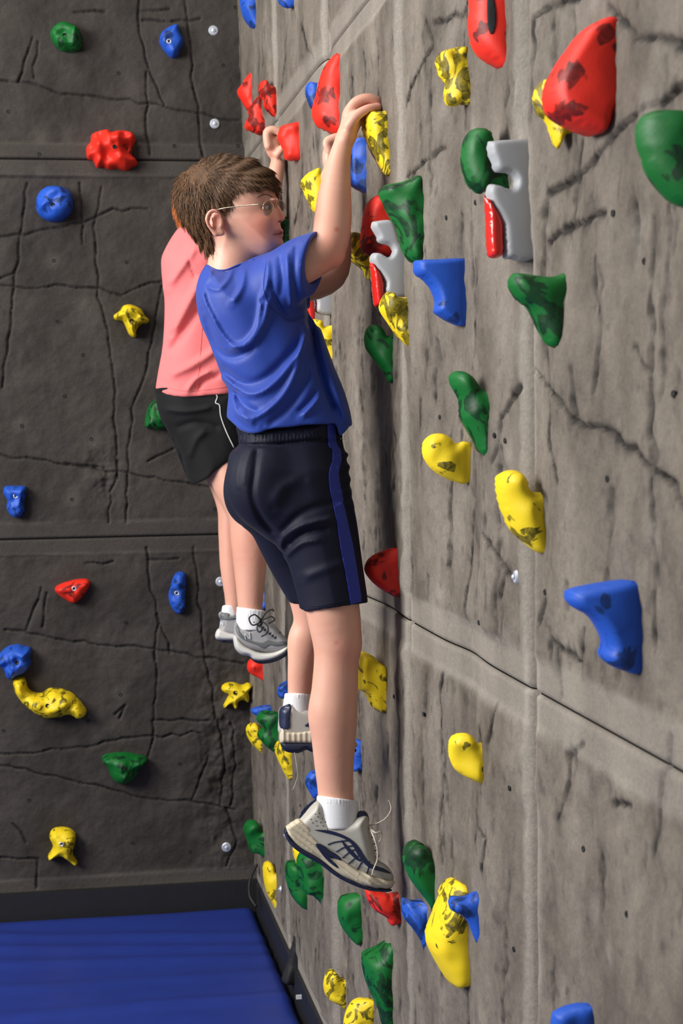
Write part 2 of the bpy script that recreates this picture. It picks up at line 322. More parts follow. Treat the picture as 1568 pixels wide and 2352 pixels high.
for r in range(3):
    zt = ZS[r + 1] if r < 2 else 3.95
    S = np.arange(-1.08, .03, .0043); Z = np.linspace(ZS[r] + .0012, zt - .0012, int((zt - ZS[r]) / .0043))
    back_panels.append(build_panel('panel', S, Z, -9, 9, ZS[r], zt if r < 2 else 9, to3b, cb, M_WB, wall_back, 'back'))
SEAMS = [1.58, 2.23, 3.05, 3.93, 4.74, 5.58]
right_panels = {}
for r in range(3):
    zt = ZS[r + 1] if r < 2 else 3.75
    for c in range(5):
        if r == 2 and c < 1: continue
        s0, s1 = SEAMS[c], SEAMS[c + 1]
        ds, dz_ = (.0055, .0044) if c < 3 else (.006, .0065)
        S = np.linspace(s0 + .001, s1 - .001, int((s1 - s0) / ds)); Z = np.linspace(ZS[r] + .0012, zt - .0012, int((zt - ZS[r]) / dz_))
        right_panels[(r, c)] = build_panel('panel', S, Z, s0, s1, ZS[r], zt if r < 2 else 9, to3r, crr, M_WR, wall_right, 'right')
M_BLACKT = mat('black_trim', (.012, .012, .014), .55, bump=(30, .3))
slab('baseboard_back', BO + BD * (-1.15) + BN * .004 + EZ * .195, (1.30, .02, .1945), (BD, BN, EZ), M_BLACKT)
slab('baseboard_right', (.005, 3.5, .195), (.016, 1.98, .1945), (EX, EY, EZ), M_BLACKT)
slab('floor', (-1.3, 3.1, -.03), (1.4, 2.6, .03), (EX, EY, EZ), mat('floor_paint', (.12, .12, .12), .7))
# ---- mat
def build_mat():
    nx, ny = 150, 130
    X = np.linspace(-2.45, -.022, nx); 
    V = []; top = np.zeros((nx, ny, 3))
    for i in range(nx):
        yb = YC - .03 - X[i] * math.tan(BA)
        Yy = np.linspace(2.0, yb, ny); top[i, :, 0] = X[i]; top[i, :, 1] = Yy
    Xg, Yg = top[..., 0], top[..., 1]
    h = .302 + .012 * fbm(Xg * .8 + Yg * .3, Yg * 5 + Xg * .8, 3)
    for (y0, sl, a, wd) in ((5.30, -.22, .016, .03), (5.17, -.20, .018, .025), (5.03, -.14, .018, .03), (4.83, -.05, .014, .04), (4.60, .0, .026, .03)):
        h = h + a * np.exp(-((Yg - y0 - sl * (Xg + .6)) / wd) ** 2) * (.6 + .8 * vnoise(Xg * 3, Yg * 2))
    ed = np.minimum(np.minimum(-.022 - Xg, YC - .03 - Xg * math.tan(BA) - Yg), Xg + 2.45)
    h = h - .02 * np.clip(1 - ed / .025, 0, 1) ** 2
    top[..., 2] = h
    V = top.reshape(-1, 3); idx = np.arange(nx * ny).reshape(nx, ny)
    q = np.stack([idx[:-1, :-1], idx[1:, :-1], idx[1:, 1:], idx[:-1, 1:]], -1).reshape(-1, 4)
    ring = list(idx[:, 0]) + list(idx[-1, 1:]) + list(idx[-2::-1, -1]) + list(idx[0, -2:0:-1])
    low = V[ring].copy(); low[:, 2] = .002; n0 = len(V); V = np.vstack([V, low]); m_ = len(ring)
    F = [tuple(f) for f in q] + [(ring[(k + 1) % m_], ring[k], n0 + k, n0 + (k + 1) % m_) for k in range(m_)] + [tuple(n0 + k for k in range(m_ - 1, -1, -1))]
    o = mesh_obj('crash_mat', V, F, mat('blue_vinyl', (.016, .036, .24), .42, bump=(25, .15)), origin=(-1.2, 3.8, 0))
    tag(o, 'large blue vinyl crash mat covering the floor below both climbing walls', 'mat')
build_mat()
# ------------------------------------------------------------------ holds
def pillow(pts, T, R, wallside=None, twosided=True, taper=None, noise_amp=.0, bumps=(), cell=None, seed=0):
    """pts: closed 2D outline in metres (u,v). returns verts (u,v,w), faces. w = thickness axis"""
    P = np.asarray(pts, float); n = len(P)
    ext = P.max(0) - P.min(0); cell = cell or max(ext) / 26
    xs = np.arange(P[:, 0].min(), P[:, 0].max(), cell); ys = np.arange(P[:, 1].min(), P[:, 1].max(), cell * .87)
    GX, GY = np.meshgrid(xs, ys); GX = GX + (np.arange(len(ys)) % 2)[:, None] * cell * .5
    GX = GX.ravel(); GY = GY.ravel()
    sd = poly_sdf(GX, GY, P); k = sd < -cell * .45; pin = np.stack([GX[k], GY[k]], 1)
    allp = [Vector(p) for p in P] + [Vector(p) for p in pin]
    res = geometry.delaunay_2d_cdt(allp, [], [list(range(n))], 1, 1e-7)
    V2 = np.array([tuple(v) for v in res[0]]); F2 = [tuple(f) for f in res[2]]
    if wallside is not None:
        m = ~wallside; segs = []
        D = np.full(len(V2), 1e9)
        for i in range(n):
            j = (i + 1) % n
            if wallside[i] and wallside[j]: continue
            D = np.minimum(D, seg_dist(V2[:, 0], V2[:, 1], [P[i], P[j]]))
    else: D = seg_dist(V2[:, 0], V2[:, 1], P, True)
    Dn = np.clip(D / R, 0, 1); f = np.clip(1 - (1 - Dn) ** 2.3, 0, 1) ** (1 / 2.3)
    tt = T * (taper(V2) if taper is not None else 1)
    rr = np.random.default_rng(seed); ox, oy = rr.random(2) * 50
    nz = noise_amp * ((fbm(V2[:, 0] * 24 + ox, V2[:, 1] * 24 + oy, 2)) + .5 - 1.6 * np.abs(fbm(V2[:, 0] * 15 + oy, V2[:, 1] * 15 + ox, 2))) * f
    W = tt * f + nz
    for (bu, bv, br, ba) in bumps:
        W = W + ba * np.exp(-((V2[:, 0] - bu) ** 2 + (V2[:, 1] - bv) ** 2) / br ** 2) * np.clip(D / (R * .3), 0, 1)
    # orientation of triangles
    def area2(t): 
        a, b, c = V2[t[0]], V2[t[1]], V2[t[2]]; return (b[0] - a[0]) * (c[1] - a[1]) - (b[1] - a[1]) * (c[0] - a[0])
    F2 = [t if area2(t) > 0 else t[::-1] for t in F2]
    N = len(V2); bd = D < 1e-6
    front = np.column_stack([V2, W]); 
    if not twosided:
        edge = {}
        for t in F2:
            for a, b in zip(t, t[1:] + t[:1]): edge[(a, b)] = 1
        bedge = [(a, b) for (a, b) in edge if (b, a) not in edge]
        back = np.column_stack([V2, np.full(N, -.018)])
        return np.vstack([front, back]), F2 + [tuple(i + N for i in t[::-1]) for t in F2] + [(b, a, a + N, b + N) for a, b in bedge], V2
    W2 = -(tt * f + noise_amp * ((fbm(V2[:, 0] * 24 + oy, V2[:, 1] * 24 + ox, 2)) + .4 - 1.8 * np.abs(fbm(V2[:, 0] * 14 + ox + 9, V2[:, 1] * 11 + oy, 2))) * f)
    back = np.column_stack([V2, W2])
    edge = {}
    for t in F2:
        for a, b in zip(t, t[1:] + t[:1]): edge[(a, b)] = 1
    bedge = [(a, b) for (a, b) in edge if (b, a) not in edge]
    return np.vstack([front, back]), F2 + [tuple(i + N for i in t[::-1]) for t in F2] + [(b, a, a + N, b + N) for a, b in bedge], V2
def weld(o, d=1e-5):
    bm = bmesh.new(); bm.from_mesh(o.data); bmesh.ops.remove_doubles(bm, verts=bm.verts, dist=d); bmesh.ops.recalc_face_normals(bm, faces=bm.faces)
    for f in bm.faces: f.smooth = True
    bm.to_mesh(o.data); bm.free()
GRP_R = None
def ring_mesh(c, n, r_out, r_in, depth):
    """an open socket: ring with a sunk centre, n = outward"""
    c = np.asarray(c); n = n / np.linalg.norm(n); u = np.cross(n, EZ); u /= np.linalg.norm(u); v = np.cross(n, u); V = []; F = []; K = 14
    prof = [(r_out, -.004), (r_out, .0012), (r_out * .9, .0022), (r_in, .002), (r_in * .96, -depth)]
    for (r, h) in prof:
        for k in range(K):
            a = 2 * math.pi * k / K; V.append(c + (u * math.cos(a) + v * math.sin(a)) * r + n * h)
    for i in range(len(prof) - 1):
        for k in range(K): F.append((i * K + k, i * K + (k + 1) % K, (i + 1) * K + (k + 1) % K, (i + 1) * K + k))
    return V, F, (c, n, u, v, r_in, K)
def disc(c, n, u, v, r, K, h):
    return [c + (u * math.cos(2 * math.pi * k / K) + v * math.sin(2 * math.pi * k / K)) * r + n * h for k in range(K)], [tuple(range(K))]
def R_hold(color, xr, P, label, W=None, dark=-.03, blobs=(), dents=(), m=3, sharp=False, yoff=0.0, name='climbing_hold', mt=None, cat='climbing hold', noise_amp=.014, R=.34):
    P = np.asarray(P, float)
    Yn = on_right(xr, P[:, 1].mean())[1]
    ext_m = (P.max(0) - P.min(0)) * (Yn / FPX)
    if W is None: W = float(np.clip(.42 * max(ext_m), .018, .075))
    Yn = Yn + yoff; Yc = Yn + W * 1.12
    O = P if sharp else crom(P, m); O[:, 0] = np.minimum(O[:, 0], xr + 1)
    xl = O[:, 0].min(); tq = np.clip((xr - O[:, 0]) / max(xr - xl, 1), 0, 1) ** .7
    Q = np.array([on_plane_y(x, y, Yn + W * (.12 + 1.0 * t)) for (x, y), t in zip(O, tq)]); uv = np.column_stack([-Q[:, 0], Q[:, 2]])
    ws = np.array([(x > xr - 3.5) for x, y in O]) | (uv[:, 0] < .003)
    uv[ws, 0] = np.minimum(np.maximum(uv[ws, 0], -.011), -.010)
    emax = max(uv[:, 0].max(), .01)
    tap = lambda V2: np.interp(V2[:, 0], [-.02, 0, emax], [1.15, 1.1, .62])
    V, F, V2 = pillow(uv, W, min(ext_m) * R, ws, True, tap, noise_amp, seed=len(ORG), cell=max(ext_m) / (24 if R > .2 else 42))
    # the side facing along the wall starts at the near edge of the base; the rim leans with the protrusion
    N = len(V2); tu = np.clip(V2[:, 0] / emax, 0, 1) ** .7; px = np.array([proj(np.array([-v[0], Yn + W * (.12 + t), v[1]])) for v, t in zip(V2, tu)])
    V[N:, 2] *= np.clip(.12 + 1.0 * tu, .12, 1)
    for (dx, dy, dr, da) in dents:
        g = np.exp(-((px[:, 0] - dx) ** 2 + (px[:, 1] - dy) ** 2) / (dr * 1.25) ** 2); V[N:, 2] += da * .6 * g * np.clip(tu * 1.6, 0, 1)
    V3 = np.column_stack([-V[:, 0], Yn + W * (.12 + np.concatenate([tu, tu])) + V[:, 2], V[:, 1]])
    dark = dark + .055
    dk = np.full(N, dark)
    for (bx, by, br, ba) in blobs: dk = np.maximum(dk, dark + (ba - dark) * np.exp(-((px[:, 0] - bx) ** 2 + (px[:, 1] - by) ** 2) / br ** 2))
    o = mesh_obj(name, V3, F, mt or HM[color], None, origin=(0, Yc, V3[:, 2].mean()), attrs={'dark': np.concatenate([dk, dk])})
    weld(o); tag(o, label, cat)
    return o
def proj(p):
    d = np.asarray(p) - CAM; z = d @ CF; return CX + FPX * (d @ CR) / z, CY - FPX * (d @ CU) / z
RH = [
 ('blue',588,[(552,-30),(588,-30),(588,20),(587,65),(578,60),(562,42),(552,18)],'blue hold cut by the top edge, on the side wall just right of the corner',dict()),
 ('blue',678,[(638,-25),(655,-35),(678,-30),(678,5),(668,18),(650,15),(638,2)],'blue hold whose lower tip only peeks in at the top edge of the grey wall',dict()),
 ('red',584,[(583,165),(585,236),(571,253),(554,231),(544,211),(552,197),(567,175)],'red hold with a thumb hollow, nearest the corner in the upper red cluster',dict(dark=-.2,blobs=[(560,197,9,.35)],dents=[(561,198,7,.012)])),
 ('red',633,[(594,194),(605,185),(615,188),(619,197),(627,199),(632,216),(633,267),(627,267),(612,252),(605,243),(603,228),(594,219)],'narrow red drooping hold on the right of the upper red cluster',dict(dark=.0,blobs=[(606,212,10,.3)])),
 ('red',608,[(592,222),(605,236),(608,255),(606,289),(602,310),(584,305),(563,296),(563,282),(571,267),(569,255),(579,238)],'lumpy red hold marbled dark, lowest of the upper red cluster',dict(dark=.08)),
 ('blue',729,[(700,207),(707,191),(719,189),(729,197),(729,236),(716,249),(705,228)],'small round blue hold peeking out left of the tall red shark fin hold',dict(blobs=[(710,235,14,.4)])),
 ('red',783,[(771,124),(775,136),(780,185),(784,204),(783,265),(778,305),(762,304),(729,289),(719,274),(716,250),(724,221),(731,190),(739,163),(753,141)],'tall red fin hold with dark marbling, left of the boy\'s raised hand',dict(dark=-.12,blobs=[(742,225,22,.3),(750,285,18,.2)],dents=[(772,170,12,.012)])),
 ('red',690,[(645,290),(661,285),(688,282),(690,313),(690,340),(690,362),(683,368),(659,367),(651,357),(650,345),(640,325),(636,316),(640,300)],'red knobbly hold gripped by the person in pink',dict(dark=-.2,dents=[(664,312,10,.010),(684,312,7,.008)],W=.045)),
 ('yellow',895,[(895,257),(896,300),(896,369),(888,404),(884,402),(870,376),(843,325),(831,291),(833,270),(848,258),(879,256)],'yellow and black tapering hold gripped by the boy in blue',dict(dark=.02,blobs=[(880,275,10,.3),(862,350,14,.3)],dents=[(868,300,10,.008)],W=.055)),
 ('blue',848,[(806,325),(843,322),(847,391),(849,442),(831,438),(809,427),(801,410),(800,360)],'blue blocky hold just right of the boy\'s raised forearm',dict(R=.16,blobs=[(815,390,16,.3),(830,430,14,.3)],W=.045)),
 ('yellow',752,[(734,385),(738,399),(752,400),(752,470),(735,490),(721,486),(711,472),(697,441),(690,420),(697,407),(711,395)],'yellow hold half hidden behind the left of the boy\'s forearm',dict(dark=-.1,blobs=[(698,430,10,.3),(712,460,12,.3)])),
 ('green',668,[(640,490),(656,498),(667,512),(668,545),(664,562),(650,575),(638,560)],'dark green hold peeking out beside the boy\'s mouth',dict(dark=.1)),
 ('red',912,[(872,448),(905,465),(911,500),(911,560),(898,586),(855,592),(828,571),(827,545),(834,489),(846,462)],'large red hold behind the smaller grey slotted hold',dict(dark=-.12,blobs=[(850,570,28,.3)],W=.05,yoff=.06)),
 ('yellow',853,[(794,548),(805,534),(826,537),(835,561),(848,589),(853,615),(851,643),(841,637),(834,621),(808,600),(796,575)],'yellow hold with black swirls beside the boy\'s far elbow',dict(dark=.07,W=.045)),
 ('green',985,[(869,440),(884,425),(923,418),(966,402),(973,429),(984,489),(985,525),(977,557),(969,600),(951,604),(930,589),(912,529),(884,479),(871,454)],'big green draped hold above the smaller grey slotted hold',dict(dark=.02,blobs=[(945,480,25,.15)],dents=[(955,500,14,.010),(930,470,9,-.008)])),
 ('yellow',951,[(871,696),(884,673),(901,671),(914,682),(946,685),(949,714),(954,743),(950,800),(934,793),(905,764),(887,739),(871,714)],'yellow hold marbled black, just under the smaller grey slotted hold',dict(dark=.03,blobs=[(905,705,18,.25)])),
 ('blue',1061,[(950,606),(956,598),(1000,596),(1058,594),(1061,610),(1062,650),(1060,741),(1044,744),(1009,725),(998,714),(1001,693),(991,664),(973,643),(953,629)],'blue flag shaped hold in the middle, level with the boy\'s shirt sleeve',dict(R=.14,dark=-.2,blobs=[(1040,728,16,.35),(1010,700,10,.3)],noise_amp=.003,W=.045)),
 ('green',902,[(837,764),(848,748),(866,746),(880,757),(887,771),(900,773),(903,829),(894,880),(884,861),(848,814),(837,793)],'plain green teardrop hold below the yellow hold, right of the boy\'s shirt',dict(dark=-.02)),
 ('green',1308,[(1169,657),(1171,636),(1187,627),(1259,636),(1290,628),(1307,620),(1309,686),(1307,757),(1296,793),(1259,795),(1232,746),(1216,711),(1187,688)],'large green horned hold with a broad dark patch, below the nearer grey slotted hold',dict(dark=-.12,blobs=[(1220,670,45,.3),(1250,740,30,.3)],dents=[(1285,690,16,.01)])),
 ('green',1134,[(1030,864),(1044,853),(1066,854),(1087,868),(1105,893),(1134,900),(1137,936),(1130,971),(1128,1007),(1119,1050),(1101,1036),(1073,989),(1055,954),(1051,918),(1034,886)],'long green hold slanting down above the round yellow one',dict(dark=-.04,blobs=[(1080,930,30,.2)],dents=[(1110,925,12,.010)])),
 ('yellow',1070,[(970,1045),(972,1015),(990,998),(1015,996),(1035,1006),(1045,1018),(1068,1016),(1071,1060),(1069,1108),(1045,1107),(1010,1092),(985,1072)],'yellow ball topped hold directly below the long slanting green hold',dict(dark=-.14,blobs=[(1020,1070,20,.3)])),
 ('yellow',1251,[(1139,1110),(1145,1090),(1165,1080),(1190,1082),(1205,1098),(1218,1128),(1250,1135),(1252,1190),(1250,1262),(1240,1273),(1205,1250),(1175,1222),(1160,1190),(1145,1150)],'tall yellow thumb shaped hold with black ripples, lower right of the ball topped one',dict(dark=-.16,blobs=[(1200,1230,34,.25)],dents=[(1225,1170,10,.008)])),
 ('red',914,[(836,1308),(845,1285),(870,1268),(909,1258),(911,1290),(915,1320),(915,1371),(895,1365),(870,1350),(848,1330)],'red round hold beside the hem of the boy\'s shorts',dict(dark=-.02,blobs=[(875,1285,18,.2)])),
 ('blue',1467,[(1303,1368),(1315,1352),(1420,1333),(1455,1335),(1465,1350),(1469,1430),(1468,1500),(1460,1545),(1430,1540),(1395,1525),(1383,1505),(1390,1480),(1375,1445),(1350,1415),(1315,1395),(1303,1380)],'large blue flag shaped hold low on the right, above the diagonal seam',dict(R=.16,dark=-.16,blobs=[(1370,1380,22,.3),(1420,1515,34,.3)],noise_amp=.004)),
 ('red',1424,[(1252,205),(1262,175),(1300,115),(1330,75),(1370,50),(1400,40),(1412,46),(1428,52),(1428,130),(1417,200),(1397,285),(1380,307),(1355,305),(1300,285),(1265,262),(1253,235)],'huge red wedge hold at upper right, the largest of all holds',dict(R=.16,dark=-.2,blobs=[(1290,185,32,.3),(1370,90,34,.25),(1290,265,30,.3),(1400,120,20,.25)],noise_amp=.004)),
 ('yellow',1322,[(1225,215),(1240,190),(1262,185),(1290,240),(1322,285),(1322,310),(1300,308),(1285,338),(1275,338),(1255,285),(1230,255)],'yellow hold poking out beneath the huge red wedge',dict(dark=.0,blobs=[(1240,240,16,.3)],W=.03)),
 ('red',1170,[(1078,20),(1074,50),(1080,90),(1095,120),(1130,145),(1160,155),(1166,120),(1170,80),(1175,0),(1175,-30),(1085,-30)],'big red hold with a dark pocket slot at the top edge',dict(dark=-.14,blobs=[(1095,75,16,.3),(1155,75,14,.25)],noise_amp=.004)),
 ('yellow',1085,[(1030,113),(1072,108),(1074,132),(1084,136),(1087,180),(1085,240),(1060,238),(1045,245),(1025,240),(1018,215),(1022,190),(1008,175),(1006,160),(1000,145),(1005,125)],'yellow stump hold heavily streaked black, left below the slotted red one',dict(dark=.09,dents=[(1045,125,12,.012)])),
 ('green',1178,[(1058,370),(1062,325),(1080,300),(1105,294),(1125,305),(1133,330),(1130,360),(1145,395),(1175,405),(1178,430),(1150,440),(1115,440),(1100,446),(1075,425),(1062,395)],'green hooked hold behind the nearer grey slotted hold',dict(dark=.02)),
 ('green',1625,[(1462,300),(1470,270),(1510,253),(1568,256),(1620,262),(1625,400),(1590,470),(1555,472),(1520,440),(1490,400),(1478,370),(1465,330)],'large green hold cut off by the right edge',dict(dark=-.08,blobs=[(1540,400,34,.3)])),
 ('yellow',768,[(700,735),(722,733),(740,737),(745,750),(768,752),(769,822),(755,820),(745,805),(735,780),(720,755)],'yellow hold half hidden behind the front of the boy\'s shirt',dict(dark=-.04,W=.03)),
 ('yellow',878,[(815,1500),(845,1500),(868,1520),(878,1560),(877,1630),(866,1632),(850,1620),(836,1590),(815,1575)],'yellow hold behind the boy\'s near knee',dict(dark=-.06)),
 ('blue',836,[(800,1700),(835,1708),(836,1765),(825,1769),(800,1765)],'blue hold behind the boy\'s near calf, under his far foot',dict(W=.03)),
 ('yellow',1121,[(1030,1725),(1033,1700),(1050,1685),(1072,1684),(1088,1695),(1098,1710),(1115,1706),(1122,1730),(1123,1765),(1121,1800),(1100,1798),(1070,1785),(1045,1768),(1033,1745)],'yellow hold alone on the lower panel, right of the boy\'s calf',dict(dark=-.2,blobs=[(1060,1705,14,.3),(1110,1765,12,.35)],dents=[(1105,1735,10,.008)])),
 ('red',913,[(838,2040),(860,2045),(885,2050),(895,2057),(913,2052),(913,2095),(905,2125),(893,2120),(885,2105),(860,2090),(845,2070)],'red foothold under the toe of the boy\'s near shoe',dict(dark=.0,W=.045)),
 ('green',1008,[(924,1965),(932,1942),(950,1932),(970,1936),(985,1955),(1000,1972),(1009,1980),(1010,2040),(995,2088),(980,2070),(945,2025),(928,1990)],'green club shaped hold with a blackened top, right of the boy\'s shoe',dict(dark=-.1,blobs=[(950,1960,28,.35),(990,1990,16,.2)])),
 ('blue',990,[(922,2080),(928,2062),(950,2070),(985,2072),(992,2090),(990,2130),(989,2190),(978,2196),(965,2160),(945,2130),(925,2105)],'blue hollowed hold left of the big striped yellow hold',dict(dark=.05,dents=[(965,2085,14,.012)])),
 ('yellow',1070,[(1010,2070),(1020,2040),(1040,2026),(1060,2028),(1066,2060),(1072,2110),(1072,2170),(1070,2240),(1062,2268),(1030,2255),(1000,2210),(980,2170),(978,2150),(990,2120)],'long yellow hold with fanned black stripes, the biggest near the bottom',dict(dark=-.2,blobs=[(1040,2110,52,.20),(1040,2050,30,.2)],yoff=-.01)),
 ('blue',1105,[(1030,2075),(1038,2060),(1070,2062),(1104,2054),(1107,2100),(1102,2160),(1094,2166),(1075,2120),(1055,2100),(1035,2090)],'blue pointed hold overlapping the right of the big striped yellow hold',dict(dark=-.02,blobs=[(1060,2075,14,.2)],yoff=-.02)),
 ('green',612,[(558,1905),(565,1888),(580,1883),(595,1892),(600,1910),(612,1912),(613,1965),(609,1972),(595,1962),(575,1955),(565,1925)],'green hold at the corner, lower left of the boy\'s near shoe',dict(dark=-.06)),
 ('yellow',641,[(603,2000),(608,1984),(620,1980),(630,1992),(632,2003),(641,2008),(641,2050),(635,2090),(625,2075),(610,2045)],'yellow hold near the corner, the lowest beside the mat',dict(dark=-.1,blobs=[(630,2050,14,.2)])),
 ('green',707,[(653,2000),(660,1980),(675,1978),(690,1985),(702,2000),(707,2040),(706,2085),(690,2082),(665,2050)],'green hold, the left and lower of an overlapping green pair below the boy\'s shoe',dict(dark=-.02)),
 ('green',747,[(680,1975),(695,1958),(720,1958),(730,1975),(745,1985),(748,2020),(744,2083),(732,2070),(715,2055),(700,2050),(688,2030)],'green hold, the right and larger of an overlapping green pair below the boy\'s shoe',dict(dark=.03)),
 ('yellow',732,[(672,1955),(682,1941),(705,1947),(730,1968),(732,2050),(728,2080),(715,2062),(690,2010)],'yellow hold mostly hidden behind the overlapping green pair',dict(dark=-.1,yoff=.09)),
 ('green',832,[(775,2080),(785,2060),(820,2054),(831,2070),(832,2120),(826,2168),(810,2162),(785,2130),(776,2105)],'smooth green half oval hold left below the red foothold',dict(dark=-.1,blobs=[(795,2070,14,.2)])),
 ('green',896,[(897,2158),(898,2200),(895,2270),(890,2352),(875,2350),(868,2320),(850,2280),(835,2240),(831,2205),(840,2190),(870,2182)],'tall green marbled hold at the bottom, tapering to a tail',dict(dark=.05)),
 ('yellow',795,[(742,2260),(750,2235),(768,2230),(785,2250),(795,2254),(796,2300),(792,2320),(775,2305),(750,2290)],'yellow hold with looping black swirls near the bottom, left of the tall green one',dict(dark=.06)),
 ('yellow',859,[(788,2350),(800,2315),(820,2297),(858,2302),(860,2360),(850,2390),(800,2380)],'yellow hold cut off by the bottom edge beside the green tail',dict(dark=-.02)),
 ('blue',1362,[(1265,2340),(1280,2320),(1355,2308),(1362,2345),(1362,2420),(1310,2420),(1270,2370)],'blue hold cut off by the bottom edge at lower right',dict(dark=-.2)),
 ('red',609,[(567,1530),(575,1514),(608,1515),(609,1562),(590,1555),(572,1545)],'red hold at the corner just beneath the pink climber\'s shoe',dict(dark=-.1)),
 ('blue',668,[(636,1585),(645,1570),(665,1565),(668,1600),(650,1605),(640,1600)],'small blue hold behind the boy\'s far sock',dict(dark=.05)),
 ('blue',632,[(575,1632),(590,1623),(631,1620),(632,1650),(615,1652),(590,1645)],'blue flat topped hold behind the green cluster near the corner',dict(dark=-.05,yoff=.04)),
 ('green',641,[(588,1652),(600,1634),(620,1632),(638,1642),(641,1700),(635,1728),(618,1720),(598,1700),(590,1685),(602,1670)],'green two lobed hold left of the boy\'s far shoe',dict(dark=.0,yoff=-.02)),
 ('blue',622,[(600,1672),(612,1670),(622,1685),(621,1694),(606,1690)],'tiny blue hold nestled between the green lobes and a yellow hold',dict(yoff=-.17,W=.015)),
 ('yellow',607,[(564,1680),(570,1664),(585,1660),(597,1670),(602,1690),(607,1710),(607,1736),(595,1725),(575,1705)],'yellow hooked hold at the corner left of the green two lobed hold',dict(dark=.0)),
 ('yellow',672,[(630,1720),(640,1702),(660,1715),(672,1730),(672,1765),(667,1790),(658,1785),(640,1750)],'yellow claw hold directly below the boy\'s far shoe',dict(dark=-.04,blobs=[(640,1718,10,.25)])),
 ('blue',738,[(700,1795),(708,1776),(722,1770),(737,1780),(738,1830),(722,1835),(708,1815)],'blue hold with dark loops behind the boy\'s near shin',dict(dark=.05)),
 ('blue',614,[(600,1350),(614,1348),(614,1385),(608,1400),(598,1400)],'blue hold sliver behind the pink climber\'s ankle',dict(W=.02)),
]
HOLDS = []
for (c_, xr, P, lab, kw) in RH: HOLDS.append(R_hold(c_, xr, P, lab, **kw))
# slot pocket in the red top hold
def on_mesh_parts(): pass
def bvh_of(objs):
    V = []; F = []
    for o in objs:
        org = np.array(ORG[o.name]); b = len(V)
        n = len(o.data.vertices); a = np.empty(n * 3, np.float32); o.data.vertices.foreach_get('co', a)
        V += [Vector(v) for v in (a.reshape(-1, 3) + org)]
        F += [tuple(i + b for i in p.vertices) for p in o.data.polygons]
    return BVHTree.FromPolygons(V, F)
CV = Vector(CAM)
def cast(bvh, x, y):
    d = Vector(ray(x, y)); d.normalize(); h = bvh.ray_cast(CV, d)
    if h[0] is not None: return np.array(h[0]), np.array(h[1]), True
    return None, None, False
def decal(name, poly, bvh, m, parent, off=.0012, cell=3.0, smooth_pts=3, label=None):
    O = crom(poly, smooth_pts) if smooth_pts else np.asarray(poly, float)
    xs = np.arange(O[:, 0].min(), O[:, 0].max(), cell); ys = np.arange(O[:, 1].min(), O[:, 1].max(), cell)
    GX, GY = np.meshgrid(xs, ys); GX = GX.ravel(); GY = GY.ravel(); k = poly_sdf(GX, GY, O) < -cell * .4
    res = geometry.delaunay_2d_cdt([Vector(p) for p in O] + [Vector(p) for p in np.stack([GX[k], GY[k]], 1)], [], [list(range(len(O)))], 1, 1e-5)
    P2 = [tuple(v) for v in res[0]]; pts = []; hits = []
    for (x, y) in P2:
        p, n, ok = cast(bvh, x, y); hits.append(ok); pts.append((p, n))
    good = [i for i in range(len(P2)) if hits[i]]
    if not good: return None
    md = float(np.median([depth_of(pts[i][0]) for i in good]))
    V = []
    for i, (x, y) in enumerate(P2):
        if hits[i]: dpt = depth_of(pts[i][0])
        else:
            j = min(good, key=lambda q: (P2[q][0] - x) ** 2 + (P2[q][1] - y) ** 2); dpt = depth_of(pts[j][0])
        V.append(at_depth(x, y, dpt - off))
    F = []
    for t in res[2]:
        a, b, c = [P2[i] for i in t]; s = (b[0] - a[0]) * (c[1] - a[1]) - (b[1] - a[1]) * (c[0] - a[0])
        t = tuple(t); F.append(t if s < 0 else t[::-1])
    nV = len(V); V2 = V + [v + ray(*P2[i]) * (.0018) for i, v in enumerate(V)]
    ed = {}
    for t in F:
        for a, b in zip(t, t[1:] + t[:1]): ed[(a, b)] = 1
    F2 = F + [tuple(i + nV for i in t[::-1]) for t in F] + [(b, a, a + nV, b + nV) for (a, b) in ed if (b, a) not in ed]
    o = mesh_obj(name, V2, F2, m, parent)
    if label: o['label'] = label
    return o
def surf_tube(name, pl, r, bvh, m, parent, off=.0005, lift=None, sub=5, n=6, label=None):
    O = crom(pl, sub, False); pts = []; last = None
    for i, (x, y) in enumerate(O):
        p, nn, ok = cast(bvh, x, y) if bvh else (None, None, False)
        d = depth_of(p) if ok else last
        if d is None: continue
        last = d; pts.append(at_depth(x, y, d - off - (lift[0] * math.sin(math.pi * i / (len(O) - 1)) if lift else 0)))
    V, F = tube_data(pts, r, n); o = mesh_obj(name, V, F, m, parent)
    if label: o['label'] = label
    return o
red_slot = [h for h in HOLDS if 'pocket slot' in h['label']][0]
decal('pocket', [(1128,-20),(1136,10),(1139,45),(1134,72),(1126,78),(1120,60),(1118,20),(1120,-10)], bvh_of([red_slot]), M_DARK, red_slot, label='dark hand pocket')
